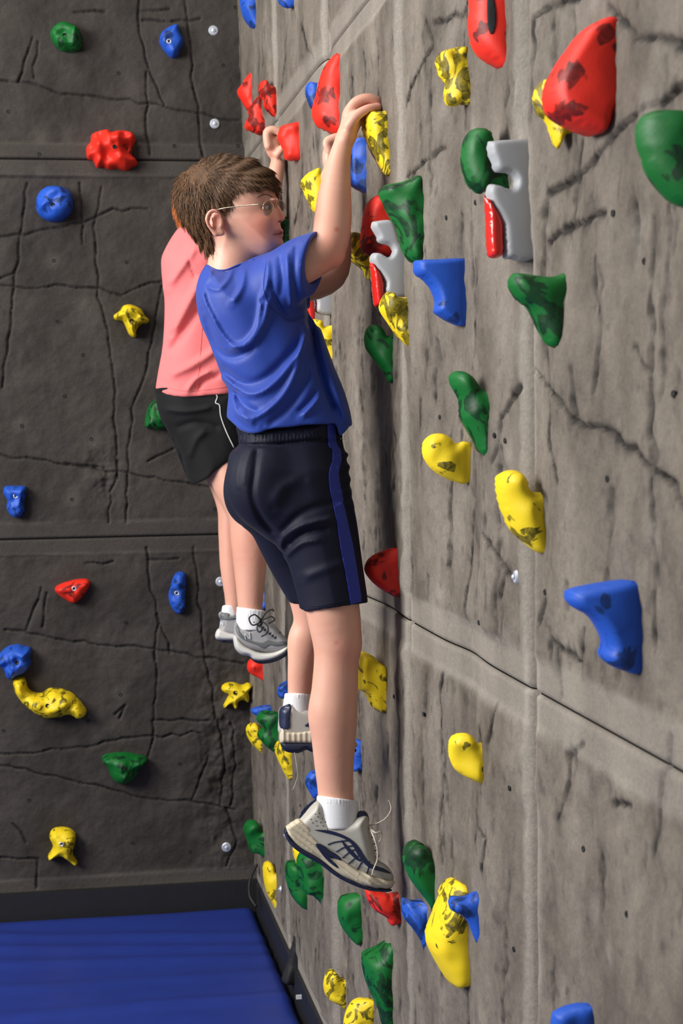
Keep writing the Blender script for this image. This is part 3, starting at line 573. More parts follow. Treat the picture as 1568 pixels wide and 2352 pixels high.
# grey slotted holds with a red insert
G1 = [(1119,330),(1130,324),(1212,321),(1218,338),(1219,488),(1216,592),(1167,595),(1156,589),(1151,525),(1141,499),(1121,465),(1115,446),(1119,427),(1130,423),(1149,427),(1171,435),(1181,424),(1179,409),(1167,399),(1141,396),(1132,386),(1126,367),(1119,349)]
I1 = [(1112,448),(1124,465),(1149,506),(1152,550),(1152,585),(1141,593),(1126,592),(1119,577),(1115,487)]
G2 = [(853,512),(863,508),(898,507),(912,536),(923,575),(925,620),(925,680),(884,675),(882,650),(875,636),(857,614),(848,596),(855,582),(873,582),(890,591),(901,579),(896,566),(869,557),(864,543),(853,525)]
I2 = [(849,598),(857,610),(876,639),(879,696),(866,704),(859,700),(852,629)]
t3 = lambda P: [(722 + (x - 879) * .85, 742 + (y - 704) * .85) for x, y in P]
for (G, I, xr, lab, sw) in ((G1, I1, 1217, 'nearer grey plastic slotted hold with red insert, upper right', .026), (G2, I2, 925, 'smaller grey plastic slotted hold with red insert, below the big green hold', .032), (t3(G2), t3(I2), 722 + (925 - 879) * .85, 'grey slotted hold with red insert mostly hidden behind the boy\'s sleeve', .032)):
    g = R_hold('grey', xr, G, lab, W=sw, mt=M_GREY, noise_amp=.0, m=4, R=.13)
    Yn = ORG[g.name][1]
    O = crom(I, 3); Q = np.array([on_plane_y(x, y, Yn) for x, y in O]); uv = np.column_stack([-Q[:, 0], Q[:, 2]])
    V, F, V2 = pillow(uv, sw * .8, .008, None, True)
    V3 = np.column_stack([-V[:, 0], Yn + V[:, 2], V[:, 1]])
    i_ = mesh_obj('insert', V3, F, M_REDP, g); weld(i_); i_['label'] = 'glossy red insert'
# ------------------------------------------------------------------ holds on the back wall
BH = [
 ('green',[(115,77),(126,59),(149,51),(172,61),(182,69),(187,92),(187,115),(157,120),(138,115),(122,98)],(148,81),'green rounded hold at the top left of the dark wall',dict(dark=0.0)),
 ('blue',[(366,92),(371,75),(394,59),(409,59),(413,76),(421,92),(420,103),(413,115),(407,130),(394,134),(379,120),(367,101)],(388,95),'blue hold with a notched right side at the top of the dark wall',dict(dark=-.1,blobs=[(385,92,16,.2)],ring=1)),
 ('red',[(198,348),(199,337),(208,325),(210,310),(226,302),(249,299),(256,305),(275,301),(302,306),(312,321),(304,337),(302,356),(313,367),(314,379),(302,385),(289,393),(268,388),(249,390),(237,384),(222,386),(214,369),(201,365)],(263,337),'lumpy red hold with deep scoops and a ragged rim',dict(dark=-.22,blobs=[(290,345,14,.25)],dents=[(230,317,12,-.022),(246,360,15,-.03),(292,345,13,-.028),(285,317,10,-.018),(212,345,10,-.012),(270,325,9,.015),(272,370,9,.012),(225,337,8,.012)])),
 ('blue',[(82,468),(88,445),(104,431),(125,428),(148,432),(164,446),(168,468),(162,490),(146,505),(125,510),(104,505),(87,490)],(121,471),'round blue disc hold below the upper seam',dict(dark=-.1,blobs=[(130,470,26,.16)])),
 ('yellow',[(260,726),(275,713),(285,701),(305,700),(325,711),(333,726),(342,734),(338,742),(322,746),(313,759),(313,772),(305,775),(295,766),(288,749),(280,737),(265,736)],(302,737),'yellow three armed hold with dark swirls',dict(dark=.0)),
 ('green',[(333,981),(335,955),(342,932),(358,918),(381,925),(388,950),(385,978),(365,987),(348,983)],None,'green angular hold half hidden behind the black shorts',dict(dark=0)),
 ('blue',[(8,1134),(12,1117),(36,1116),(58,1117),(62,1132),(55,1154),(58,1170),(50,1185),(40,1189),(25,1184),(15,1167),(17,1150)],(36,1139),'blue faceted hold at the left edge above the lower seam',dict(dark=-.03,ring=1)),
 ('red',[(126,1352),(134,1343),(161,1333),(191,1329),(205,1333),(206,1345),(191,1368),(172,1385),(153,1379),(130,1362)],(170,1352),'small red triangular hold below the lower seam',dict(dark=-.08,blobs=[(165,1352,18,.15)],ring=1)),
 ('blue',[(392,1345),(398,1325),(408,1314),(423,1315),(428,1329),(426,1364),(425,1394),(415,1409),(402,1406),(390,1387),(387,1364)],(406,1362),'upright blue bean shaped hold below the lower seam',dict(dark=-.05,blobs=[(400,1350,14,.12)],ring=1)),
 ('blue',[(-8,1524),(-4,1506),(5,1495),(19,1484),(42,1479),(57,1484),(69,1486),(73,1498),(69,1509),(72,1524),(57,1544),(42,1551),(27,1559),(15,1555),(8,1536)],(39,1522),'blue craggy hold at the left edge, above the yellow horn',dict(dark=-.05,dents=[(30,1505,8,.015),(55,1500,8,.012),(20,1525,8,-.015),(50,1535,7,-.01)])),
 ('yellow',[(30,1570),(34,1557),(48,1553),(59,1559),(63,1578),(77,1589),(96,1591),(115,1580),(142,1582),(165,1591),(180,1605),(189,1616),(199,1632),(193,1645),(176,1649),(161,1641),(138,1645),(111,1648),(84,1639),(54,1616),(36,1593)],(109,1621),'long yellow horn shaped hold, curled at its left end',dict(dark=-.02,dents=[(60,1600,8,-.01),(130,1600,6,-.012),(150,1605,6,.012),(168,1615,5,-.01),(100,1605,8,.012)])),
 ('yellow',[(508,1580),(516,1570),(537,1567),(554,1573),(569,1568),(578,1574),(571,1587),(573,1601),(569,1613),(558,1607),(547,1611),(544,1625),(537,1626),(531,1615),(517,1624),(512,1622),(519,1607),(525,1595),(513,1589)],(540,1591),'yellow star shaped hold near the corner',dict(dark=-.05)),
 ('green',[(234,1745),(242,1732),(281,1727),(310,1731),(334,1738),(337,1748),(320,1770),(305,1789),(286,1799),(264,1794),(252,1779),(247,1762)],(283,1765),'green winged hold low on the dark wall',dict(dark=-.03,dents=[(285,1745,14,.02),(283,1775,10,.012)])),
 ('yellow',[(114,1925),(116,1910),(128,1901),(155,1901),(172,1912),(174,1928),(170,1945),(167,1961),(179,1980),(170,1985),(155,1973),(136,1963),(116,1973),(110,1966),(119,1951),(121,1940)],(141,1939),'yellow two legged hold, lowest on the dark wall',dict(dark=-.05,blobs=[(160,1930,12,.2)],ring=1)),
]
def B_hold(color, P, hole, label, dark=-.03, blobs=(), dents=(), ring=0):
    P = np.asarray(P, float); O = crom(P, 3)
    Q = np.array([on_back(x, y) for x, y in O]); uv = np.column_stack([(Q - BO) @ BD, Q[:, 2]])
    sc = (Q[:, 2].max() - Q[:, 2].min()) / (P[:, 1].max() - P[:, 1].min())
    ext = (P.max(0) - P.min(0)) * sc; T = .55 * min(ext)
    bm_ = []
    if hole is not None:
        h = on_back(*hole); hu, hv = float((h - BO) @ BD), h[2]; bm_.append((hu, hv, .010, -.006))
    for (x, y, r, a) in dents:
        q = on_back(x, y); bm_.append((float((q - BO) @ BD), q[2], r * sc, a))
    V, F, V2 = pillow(uv, T, min(ext) * .36, None, False, None, .018, bm_, cell=max(ext) / 34, seed=len(ORG))
    px = np.array([proj(BO + BD * v[0] + EZ * v[1]) for v in V2]); N = len(V2)
    dark = dark + .05
    dk = np.full(N, dark)
    for (bx, by, br, ba) in blobs: dk = np.maximum(dk, dark + (ba - dark) * np.exp(-((px[:, 0] - bx) ** 2 + (px[:, 1] - by) ** 2) / br ** 2))
    # keep the outline where the photograph shows it although the front stands proud
    V3 = BO + V[:, :1] * BD + V[:, 2:3] * BN + V[:, 1:2] * EZ
    o = mesh_obj('climbing_hold', V3, F, HM[color], None, origin=BO + BD * uv[:, 0].mean() + EZ * uv[:, 1].mean(), attrs={'dark': np.concatenate([dk, dk])})
    tag(o, label, 'climbing hold')
    if hole is not None:
        b = bvh_of([o]); p, n, ok = cast(b, *hole)
        if ok:
            n = BN + 0 * n
            v1, f1, (c, n_, u, v_, ri, K) = ring_mesh(p + n * .001, n, .0085 if ring else .0075, .0052, .010)
            bo = mesh_obj('bolt', v1, f1, M_STEEL if ring else M_DARK, o); bo['label'] = 'steel bolt' if ring else 'dark bolt hole'
            dv, df = disc(c, n_, u, v_, ri, K, -.0005); mesh_obj('socket', dv, df, M_DARK, bo)
    return o
for (c_, P, hole, lab, kw) in BH: B_hold(c_, P, hole, lab, **kw)
# ------------------------------------------------------------------ bolt holes and anchor bolts in the wall panels
def panel_at_back(z): return back_panels[0 if z < ZS[1] else 1 if z < ZS[2] else 2]
def put_hole(p, n, parent, r=.005):
    V = []; F = []
    n = n / np.linalg.norm(n); u = np.cross(n, EZ); v = np.cross(n, u); K = 12; c = p
    prof = [(r * 1.35, .0005), (r, .0022), (r * .75, .0015), (r * .7, -.006), (0.0008, -.006)]
    for (rr, h) in prof:
        for k in range(K): a = 2 * math.pi * k / K; V.append(c + (u * math.cos(a) + v * math.sin(a)) * rr + n * h)
    for i in range(len(prof) - 1):
        for k in range(K): F.append((i * K + k, i * K + (k + 1) % K, (i + 1) * K + (k + 1) % K, (i + 1) * K + k))
    mesh_obj('bolt_hole', V, F, M_DARK, parent)
def put_bolt(p, n, parent, r=.010):
    V = []; F = []; n = n / np.linalg.norm(n); u = np.cross(n, EZ); v = np.cross(n, u); K = 18
    prof = [(r * 1.2, -.004), (r * 1.2, .001), (r, .004), (r * .72, .0045), (r * .66, .003), (r * .5, .003), (r * .46, .007), (r * .25, .0085), (.0005, .0085)]
    for (rr, h) in prof:
        for k in range(K): a = 2 * math.pi * k / K; V.append(p + (u * math.cos(a) + v * math.sin(a)) * rr + n * h)
    for i in range(len(prof) - 1):
        for k in range(K): F.append((i * K + k, i * K + (k + 1) % K, (i + 1) * K + (k + 1) % K, (i + 1) * K + k))
    o = mesh_obj('anchor_bolt', V, F, M_STEEL, parent, smooth=False); o['label'] = 'bright steel anchor bolt'
bv_back = bvh_of(back_panels)
for (x, y) in [(272,168),(512,150),(19,256),(90,354),(400,335),(546,335),(124,599),(290,602),(131,738),(190,815),(148,910),(209,1008),(50,978),(165,1147),(492,1169),(288,1429),(277,1596),(203,1655),(8,1678),(412,1754),(66,1837),(304,1937),(437,1956),(540,17),(440,560)]:
    p, n, ok = cast(bv_back, x, y)
    if ok: put_hole(p, BN, panel_at_back(p[2]))
for (x, y) in [(490,70),(493,284),(503,1119),(506,1336),(520,1946)]:
    p, n, ok = cast(bv_back, x, y)
    if ok: put_bolt(p, BN, panel_at_back(p[2]), .0145)
bv_right = bvh_of(list(right_panels.values()))
def panel_at_right(p):
    r = 0 if p[2] < ZS[1] else 1 if p[2] < ZS[2] else 2
    c = 0
    for i in range(5):
        if p[1] >= SEAMS[i]: c = i
    return right_panels.get((r, c)) or right_panels[(1, c)]
for (x, y) in [(1547,905),(1408,490),(1025,500),(1092,465),(1010,958),(1160,1012),(1135,1000),(973,1640),(1170,1810),(1395,1100),(1480,600),(1100,1430),(1252,1360),(710,560),(872,1610),(905,1600),(690,1850),(1340,1950),(1440,2100),(1180,2180)]:
    p, n, ok = cast(bv_right, x, y)
    if ok: put_hole(p, np.array([-1., 0, 0]), panel_at_right(p), .0036)
for (x, y) in [(1187,1325),(657,1918),(645,2042)]:
    p, n, ok = cast(bv_right, x, y)
    if ok: put_bolt(p, np.array([-1., 0, 0]), panel_at_right(p), .009)
# corner cable, black flap and tag by the mat
def world_tube(name, pl, d, r, m, label, cat):
    O = crom(pl, 5, False); ds = np.interp(np.linspace(0, 1, len(O)), np.linspace(0, 1, len(d)), d)
    V, F = tube_data([at_depth(x, y, q) for (x, y), q in zip(O, ds)], r, 8); o = mesh_obj(name, V, F, m); tag(o, label, cat); return o
M_CABLE = mat('cable_rubber', (.008, .008, .009), .5)
world_tube('cable', [(590,1985),(583,2000),(576,2015),(572,2035),(574,2060),(588,2082)], [5.50,5.50,5.50,5.48,5.45,5.42], .005, M_CABLE, 'thin black cable hanging down in the corner above the blue mat', 'cable')
R_hold('black', 684, [(676,2152),(684,2160),(682,2200),(684,2250),(675,2262),(652,2258),(647,2246),(656,2222),(664,2195),(670,2168)], 'black fabric pouch standing between the blue mat and the side wall', W=.03, mt=mat('black_fabric', (.010, .010, .012), .7), name='pouch', cat='pouch')
tg = at_depth(686, 2290, 4.50)
slab_t = slab('tag', tg, (.008, .002, .006), (EX, EY, EZ), mat('white_tag', (.7, .7, .72), .6), kind=None); tag(slab_t, 'small white fabric tag on the edge of the mat below the black pouch', 'tag')
# ------------------------------------------------------------------ volume modelling for figures
class Vol:
    def __init__(s, a0, a1, b0, b1, c0, c1, h):
        s.h = h; s.o = np.array([a0, b0, c0], float)
        s.a = np.arange(a0, a1 + h, h, dtype=np.float32); s.b = np.arange(b0, b1 + h, h, dtype=np.float32); s.c = np.arange(c0, c1 + h, h, dtype=np.float32)
        s.F = np.full((len(s.a), len(s.b), len(s.c)), 60.0, np.float32)
    def win(s, lo, hi):
        i = [np.searchsorted(ax, l) for ax, l in zip((s.a, s.b, s.c), lo)]; j = [np.searchsorted(ax, u) for ax, u in zip((s.a, s.b, s.c), hi)]
        sl = tuple(slice(x, y) for x, y in zip(i, j)); return sl, s.a[sl[0]][:, None, None], s.b[sl[1]][None, :, None], s.c[sl[2]][None, None, :]
    def _put(s, sl, f, k, op):
        G = s.F[sl]
        if G.size == 0: return
        if op == 'add':
            if k <= 0: s.F[sl] = np.minimum(G, f)
            else:
                h = np.clip(.5 + .5 * (G - f) / k, 0, 1); s.F[sl] = G * (1 - h) + f * h - k * h * (1 - h)
        elif op == 'sub':
            f = -f; k = max(k, .01); h = np.clip(.5 + .5 * (f - G) / k, 0, 1); s.F[sl] = G * (1 - h) + f * h + k * h * (1 - h)
        elif op == 'cut':
            k = max(k, .01); h = np.clip(.5 + .5 * (f - G) / k, 0, 1); s.F[sl] = G * (1 - h) + f * h + k * h * (1 - h)
    def cone(s, p, r0, q, r1, k=8, sq=1.0, op='add'):
        p = np.array(p, float); q = np.array(q, float); m = max(r0, r1) * max(1, sq) + k + 6
        sl, A, B, C = s.win(np.minimum(p, q) - m, np.maximum(p, q) + m)
        d = q - p; L = d @ d + 1e-9
        t = np.clip(((A - p[0]) * d[0] + (B - p[1]) * d[1] + (C - p[2]) * d[2]) / L, 0, 1)
        dist = np.sqrt((A - p[0] - t * d[0]) ** 2 + (B - p[1] - t * d[1]) ** 2 + ((C - p[2] - t * d[2]) / sq) ** 2)
        s._put(sl, dist - (r0 + (r1 - r0) * t), k, op)
    def chain(s, pts, rads, k=8, sq=1.0, op='add'):
        Q = crom([list(p) + [r] for p, r in zip(pts, rads)], 4, False) if len(pts) > 2 else np.array([list(p) + [r] for p, r in zip(pts, rads)], float)
        P = Q[:, :3]; r = Q[:, 3]; m = r.max() * max(1, sq) + k + 6
        sl, A, B, C = s.win(P.min(0) - m, P.max(0) + m)
        if s.F[sl].size == 0: return
        f = np.full(s.F[sl].shape, 60.0, np.float32); g = Vol.__new__(Vol); g.a, g.b, g.c = A.ravel(), B.ravel(), C.ravel(); g.F = f
        for i in range(len(P) - 1): g.cone(P[i], r[i], P[i + 1], r[i + 1], 0, sq)
        s._put(sl, f, k, op)
    def ell(s, c, r, k=8, op='add', rot=0, yaw=0):
        c = np.array(c, float); r = np.array(r, float); m = r.max() + k + 6
        sl, A, B, C = s.win(c - m, c + m)
        x, y, z = A - c[0], B - c[1], C - c[2]
        if rot: cr, sr = math.cos(rot), math.sin(rot); x, y = x * cr + y * sr, -x * sr + y * cr
        if yaw: cy, sy = math.cos(yaw), math.sin(yaw); x, z = x * cy + z * sy, -x * sy + z * cy
        q = np.sqrt((x / r[0]) ** 2 + (y / r[1]) ** 2 + (z / r[2]) ** 2) + 0 * (A + B + C)
        s._put(sl, (q - 1) * r.min(), k, op)
    def poly(s, P, T, R, c0, k=8, op='add', m=3, clip=None):
        O = crom(P, m) if m > 1 else np.asarray(P, float)
        sl, A, B, C = s.win((O[:, 0].min() - 12, O[:, 1].min() - 12, -1e6), (O[:, 0].max() + 12, O[:, 1].max() + 12, 1e6))
        A2, B2 = A[:, :, 0], B[:, :, 0]; d = -poly_sdf(A2 + 0 * B2, B2 + 0 * A2, O)[:, :, None]
        Tv = T(A, B) if callable(T) else T; cv = c0(A, B) if callable(c0) else c0; Rv = R
        f = (np.sqrt((np.maximum(Rv - d, 0) / Rv) ** 2 + (np.abs(C - cv) / Tv) ** 2) - 1) * np.minimum(Rv, Tv) * .8
        if clip is not None:
            ks = 2.5
            g = poly_sdf(A2 + 0 * B2, B2 + 0 * A2, crom(clip, 3))[:, :, None] + 0 * C
            h = np.clip(.5 + .5 * (g - f) / ks, 0, 1); f = f * (1 - h) + g * h + ks * h * (1 - h)
        s._put(sl, f.astype(np.float32), k, op)
    def ridge(s, pl, amp, w, cmin=-1e6, cmax=1e6):
        O = crom(pl, 4, False); m = 3 * w
        sl, A, B, C = s.win((O[:, 0].min() - m, O[:, 1].min() - m, cmin), (O[:, 0].max() + m, O[:, 1].max() + m, cmax))
        D = seg_dist(A[:, :, 0] + 0 * B[:, :, 0], B[:, :, 0] + 0 * A[:, :, 0], O)
        # fade at both ends
        e = np.minimum(np.hypot(A[:, :, 0] - O[0][0], B[:, :, 0] - O[0][1]), np.hypot(A[:, :, 0] - O[-1][0], B[:, :, 0] - O[-1][1]))
        g = 1.45 * amp * np.exp(-(D / w) ** 2) * np.clip(e / (w * 2), 0.1, 1)
        s.F[sl] = s.F[sl] - g[:, :, None].astype(np.float32)
    def mesh(s):
        F = s.F; F[0] = F[-1] = 9; F[:, 0] = F[:, -1] = 9; F[:, :, 0] = F[:, :, -1] = 9
        S = F < 0; n = np.array(S.shape) - 1
        cnt = np.zeros(n, np.uint8)
        for i in (0, 1):
            for j in (0, 1):
                for k in (0, 1): cnt += S[i:i + n[0], j:j + n[1], k:k + n[2]]
        act = (cnt > 0) & (cnt < 8); ids = np.argwhere(act); idx = np.full(n, -1, np.int32); idx[act] = np.arange(len(ids))
        pos = np.zeros((len(ids), 3)); ct = np.zeros(len(ids)); C8 = [(i, j, k) for i in (0, 1) for j in (0, 1) for k in (0, 1)]
        for u in C8:
            for ax in range(3):
                if u[ax] == 0:
                    v = list(u); v[ax] = 1
                    f0 = F[ids[:, 0] + u[0], ids[:, 1] + u[1], ids[:, 2] + u[2]]; f1 = F[ids[:, 0] + v[0], ids[:, 1] + v[1], ids[:, 2] + v[2]]
                    m = (f0 < 0) != (f1 < 0); t = np.where(m, f0 / np.where(m, f0 - f1, 1), 0)
                    p = np.tile(np.array(u, float), (len(ids), 1)); p[:, ax] = t; pos += p * m[:, None]; ct += m
        V = (ids + pos / ct[:, None]) * s.h + s.o
        Q = []
        for ax in range(3):
            o1, o2 = (ax + 1) % 3, (ax + 2) % 3
            sa = [slice(None)] * 3; sb = [slice(None)] * 3; sa[ax] = slice(0, -1); sb[ax] = slice(1, None)
            A_, B_ = S[tuple(sa)], S[tuple(sb)]; ch = np.argwhere(A_ != B_)
            ch = ch[(ch[:, o1] > 0) & (ch[:, o2] > 0)]; ins = S[ch[:, 0], ch[:, 1], ch[:, 2]]
            def g(d1, d2):
                e = ch.copy(); e[:, o1] += d1; e[:, o2] += d2; return idx[e[:, 0], e[:, 1], e[:, 2]]
            q = np.stack([g(-1, -1), g(0, -1), g(0, 0), g(-1, 0)], 1); q[~ins] = q[~ins][:, ::-1]; Q.append(q)
        Q = np.vstack(Q); Q = Q[(Q >= 0).all(1)]
        return V, Q
def px2w(V, D):
    dep = D + V[:, 2] * D / FPX
    return CAM + (CF[None] + CR[None] * ((V[:, 0:1] - CX) / FPX) + CU[None] * ((CY - V[:, 1:2]) / FPX)) * dep[:, None]
def vol_obj(name, vols, D, m, parent, attrs=None, relax=2):
    VV = []; QQ = []; AA = {}; b = 0
    for v in vols:
        V, Q = v.mesh()
        for _ in range(relax):   # light smoothing of the extracted surface
            S_ = np.zeros_like(V); c = np.zeros(len(V))
            for i in range(4):
                np.add.at(S_, Q[:, i], V[Q[:, (i + 1) % 4]]); np.add.at(c, Q[:, i], 1)
                np.add.at(S_, Q[:, i], V[Q[:, (i - 1) % 4]]); np.add.at(c, Q[:, i], 1)
            V = V * .5 + .5 * S_ / c[:, None]
        VV.append(V); QQ.append(Q + b); b += len(V)
    V = np.vstack(VV); Q = np.vstack(QQ)
    at = {k: f(V) for k, f in attrs.items()} if attrs else None
    o = mesh_obj(name, px2w(V, D), Q, m, parent, attrs=at); o_px[o.name] = V
    return o
o_px = {}
#FIGURES
exec_figures = True
M_SKIN = mat('skin', (.77, .44, .32), .46, sub=.25, bump=(300, .12)); attr_mix(M_SKIN, 'blush', (.66, .17, .12), 0, 1.8); attr_mix(M_SKIN, 'lip', (.40, .11, .09))
M_HAIR = mat('brown_hair', (.052, .023, .008), .55, spec=.3, bump=(200, .4)); attr_mix(M_HAIR, 'tone', (.19, .090, .034))
M_ORANGE = mat('orange_hair', (.42, .10, .02), .5); attr_mix(M_ORANGE, 'tone', (.75, .25, .06))
def cloth(name, col, rough=.75, sheen=.15, b=(500, .15)): return mat(name, col, rough, spec=.25, sheen=sheen, bump=b)
M_BLUE = cloth('blue_jersey', (.022, .060, .36), .5); M_NAVY = cloth('navy_mesh', (.0045, .0055, .020), .6, sheen=.04); M_STRIPE = cloth('royal_stripe', (.026, .045, .34), .6)
M_PINK = cloth('coral_cotton', (.88, .20, .20)); M_BLK = cloth('black_knit', (.006, .006, .0065), sheen=.03); M_SOCK = cloth('white_sock', (.82, .82, .84), .85)
M_PIPE = mat('white_piping', (.75, .75, .76), .6)
M_SHOE = mat('worn_leather', (.46, .44, .39), .45, bump=(60, .25)); M_SOLE = mat('cream_midsole', (.62, .54, .40), .6, bump=(50, .3)); M_OUT = mat('navy_rubber', (.012, .016, .04), .6)
M_NVY = mat('navy_leather', (.012, .017, .055), .4); M_LACE = mat('cream_lace', (.62, .55, .46), .8); M_BLACE = mat('black_lace', (.012, .012, .012), .7)
M_GSHOE = mat('silver_mesh', (.36, .35, .36), .5, bump=(120, .3)); M_GDARK = mat('grey_overlay', (.14, .15, .15), .5); M_WSOLE = mat('white_midsole', (.68, .66, .61), .6)
M_WIRE = mat('gold_wire', (.62, .52, .36), .25, metal=1); M_LENS = mat('tinted_lens', (.10, .06, .045), .05, coat=1, alpha=.42); M_EYE = mat('eye_white', (.7, .68, .66), .2); M_IRIS = mat('iris', (.03, .02, .015), .15)
# ---------------------------------------------------------------- THE BOY
DB = 3.25
root = empty('person', tuple(px2w(np.array([[780., 2035., -40.]]), DB)[0]))
tag(root, 'boy in blue t-shirt, navy shorts and glasses climbing, right hand on the yellow hold', 'person')
hc = lambda A, B: -10 - .32 * (A - 530)      # head mid-plane
def boy_upper():
    v = Vol(390, 900, 200, 790, -190, 330, 2.6)
    # skull and face
    head = [(632,436),(634,452),(630,464),(633,478),(640,495),(643,512),(646,528),(646,545),(644,562),(634,577),(612,588),(580,590),(545,588),(505,600),(470,560),(436,515),(418,465),(428,415),(470,380),(528,368),(586,380),(620,408)]
    v.poly(head, lambda A, B: np.interp(B, [380, 440, 500, 560, 600], [76, 80, 74, 60, 46]), 92, hc, 6)
    N_ = lambda a: -10 - .32 * (a - 530)
    v.cone((631,466,N_(633)), 4.5, (647,497,N_(646)), 7.5, 6)          # nose ridge
    v.ell((645,501,N_(645)), (8.5,8,9), 5); v.ell((638,505,N_(640)-9), (7,6,5), 4); v.ell((641,505,N_(640)+9), (7,6,5), 4)
    v.ell((641,509,N_(640)-10), (4,2.8,4), 2, 'sub')
    v.ell((629,458,N_(629)-26), (10,5,22), 7); v.ell((629,458,N_(629)+26), (10,5,22), 7)   # brows
    v.ell((617,477,N_(617)-44), (15,9.5,17), 6, 'sub'); v.cone((603,468,-82),3.4,(624,468,-70),3.2,3); v.cone((604,486,-80),2.6,(622,486,-70),2.6,3); v.ell((624,477,N_(622)+31), (13,10,14), 8, 'sub')
    v.ell((605,505,N_(605)-38), (24,22,18), 14); v.ell((605,508,N_(605)+38), (22,20,16), 14)  # cheeks
    v.cone((646,531,N_(646)-10), 3.6, (648,531,N_(646)+8), 3.6, 4); v.cone((645,541,N_(646)-10), 4, (647,541,N_(646)+8), 4, 4)
    v.cone((624,538,N_(626)-30), 2.2, (654,536,N_(650)-6), 2.2, 1.5, op='sub')
    v.ell((638,562,N_(638)), (13,13,16), 8)
    # ear
    E = -78
    v.ell((497,510,E), (17,25,7), 5, yaw=-.35)
    rim = [(506,495,E-8),(499,486,E-12),(488,484,E-13),(479,491,E-14),(475,503,E-14),(479,517,E-11),(487,528,E-8),(495,537,E-5)]
    v.chain(rim, [3.5,4.2,4.5,4.8,4.8,4.5,4.8,6.5], 3); v.ell((505,535,E-4), (12,8,6), 4)
    v.ell((496,507,E-12), (10,15,12), 3, 'sub'); v.cone((487,500,E-9), 2.2, (491,522,E-7), 2.6, 2); v.ell((508,515,E-6), (5,7,5), 3)
    # neck, shoulders
    v.cone((545,560,-6), 52, (528,640,0), 60, 14, .95); v.chain([(655,642,-78),(560,672,10),(595,660,105)], [40,56,40], 20)
    # right arm
    v.chain([(640,640,-72),(700,604,-82),(752,568,-72),(764,505,-52),(768,450,-38),(777,380,-18),(787,335,-5),(796,312,2)], [42,46,43,43,38.5,28,22.5,21.5], 9)
    v.ell((764,590,-80), (26,24,24), 12)
    # right hand
    v.chain([(794,316,2),(805,285,8),(815,255,12)], [21,22,17], 8, 1.5)
    v.ell((808,268,8), (22,30,36), 10)
    v.chain([(802,288,-18),(818,266,-28),(844,250,-30),(868,245,-24)], [15,12.5,10.5,9], 4)      # little finger
    v.chain([(800,264,-8),(814,240,-10),(838,229,-8),(860,232,-5),(871,245,-2)], [14,13.5,12,10.5,9], 3)
    v.chain([(800,264,13),(816,237,13),(842,226,14),(864,231,16),(875,247,18)], [14,13.5,12,10.5,9], 3)
    v.chain([(802,266,34),(818,243,35),(845,231,37),(865,238,37),(873,252,37)], [13.5,13,11.5,10,9], 3)
    v.chain([(806,290,34),(824,280,46),(842,268,50),(856,262,48)], [13,11.5,10,8.5], 4)
    # left arm and hand
    v.chain([(600,640,100),(680,655,112),(758,632,125),(772,560,145),(768,470,180),(757,405,214)], [46,42,37,35,29,21], 9)
    v.ell((756,362,224), (16,36,26), 8); v.ell((766,344,226), (17,26,24), 6)
    for i, c in enumerate((206, 222, 238, 253)):
        v.chain([(757,345,c),(752 + 3 * i,326,c),(772,316,c),(803,314,c),(822,324,c)], [11,11,10.5,10,9], 3)
    v.chain([(762,385,205),(780,368,196),(800,358,200)], [11,9.5,8], 4)
    return v
def boy_lower():
    v = Vol(500, 870, 700, 1900, -170, 230, 4.6)
    v.poly([(490,720),(530,900),(575,1000),(565,1080),(580,1160),(640,1210),(740,1210),(765,1080),(725,960),(700,880),(670,720)], 72, 80, 15, 10)
    v.chain([(725,1190,-25),(748,1300,-36),(764,1400,-40),(774,1475,-40),(772,1522,-40),(768,1600,-40),(766,1660,-40),(767,1750,-38),(770,1815,-36),(772,1870,-36)], [56,60,62,56,51.5,54,54,46,41,42], 8, .95)
    v.ell((788,1478,-42), (36,44,40), 16); v.ell((752,1640,-40), (44,70,44), 10)
    v.chain([(660,1190,95),(700,1330,118),(716,1420,125),(704,1470,128),(692,1530,130),(689,1590,135),(690,1640,138)], [62,50,42,37,31.5,28,28], 8)
    v.ell((688,1480,128), (28,52,30), 10)
    return v
def blush_f(V):
    a, b, c = V[:, 0], V[:, 1], V[:, 2]
    f = .95 * np.exp(-((a - 600) ** 2 + (b - 520) ** 2) / 38 ** 2) + .7 * np.exp(-((a - 490) ** 2 + (b - 505) ** 2) / 24 ** 2) + .5 * np.exp(-((a - 646) ** 2 + (b - 503) ** 2) / 12 ** 2)
    f += .45 * np.exp(-((a - 765) ** 2 + (b - 560) ** 2) / 32 ** 2) + .35 * np.exp(-((a - 800) ** 2 + (b - 1500) ** 2) / 40 ** 2) + .3 * np.exp(-((a - 850) ** 2 + (b - 235) ** 2) / 30 ** 2)
    f += 1.4 * np.exp(-((a - 773) ** 2 + (b - 527) ** 2) / 5 ** 2) + 1.2 * np.exp(-((a - 772) ** 2 + (b - 1476) ** 2) / 4 ** 2)
    f += .26 + .2 * fbm(a / 25., b / 25. + c / 30., 3)
    return np.clip(f, 0, 1.6)
def lip_f(V):
    a, b, c = V[:, 0], V[:, 1], V[:, 2]
    return .8 * np.exp(-(((a - 643) / 14) ** 4 + ((b - 536) / 8.5) ** 4)) * (a > 624)
body = vol_obj('body', [boy_upper(), boy_lower()], DB, M_SKIN, root, {'blush': blush_f, 'lip': lip_f})
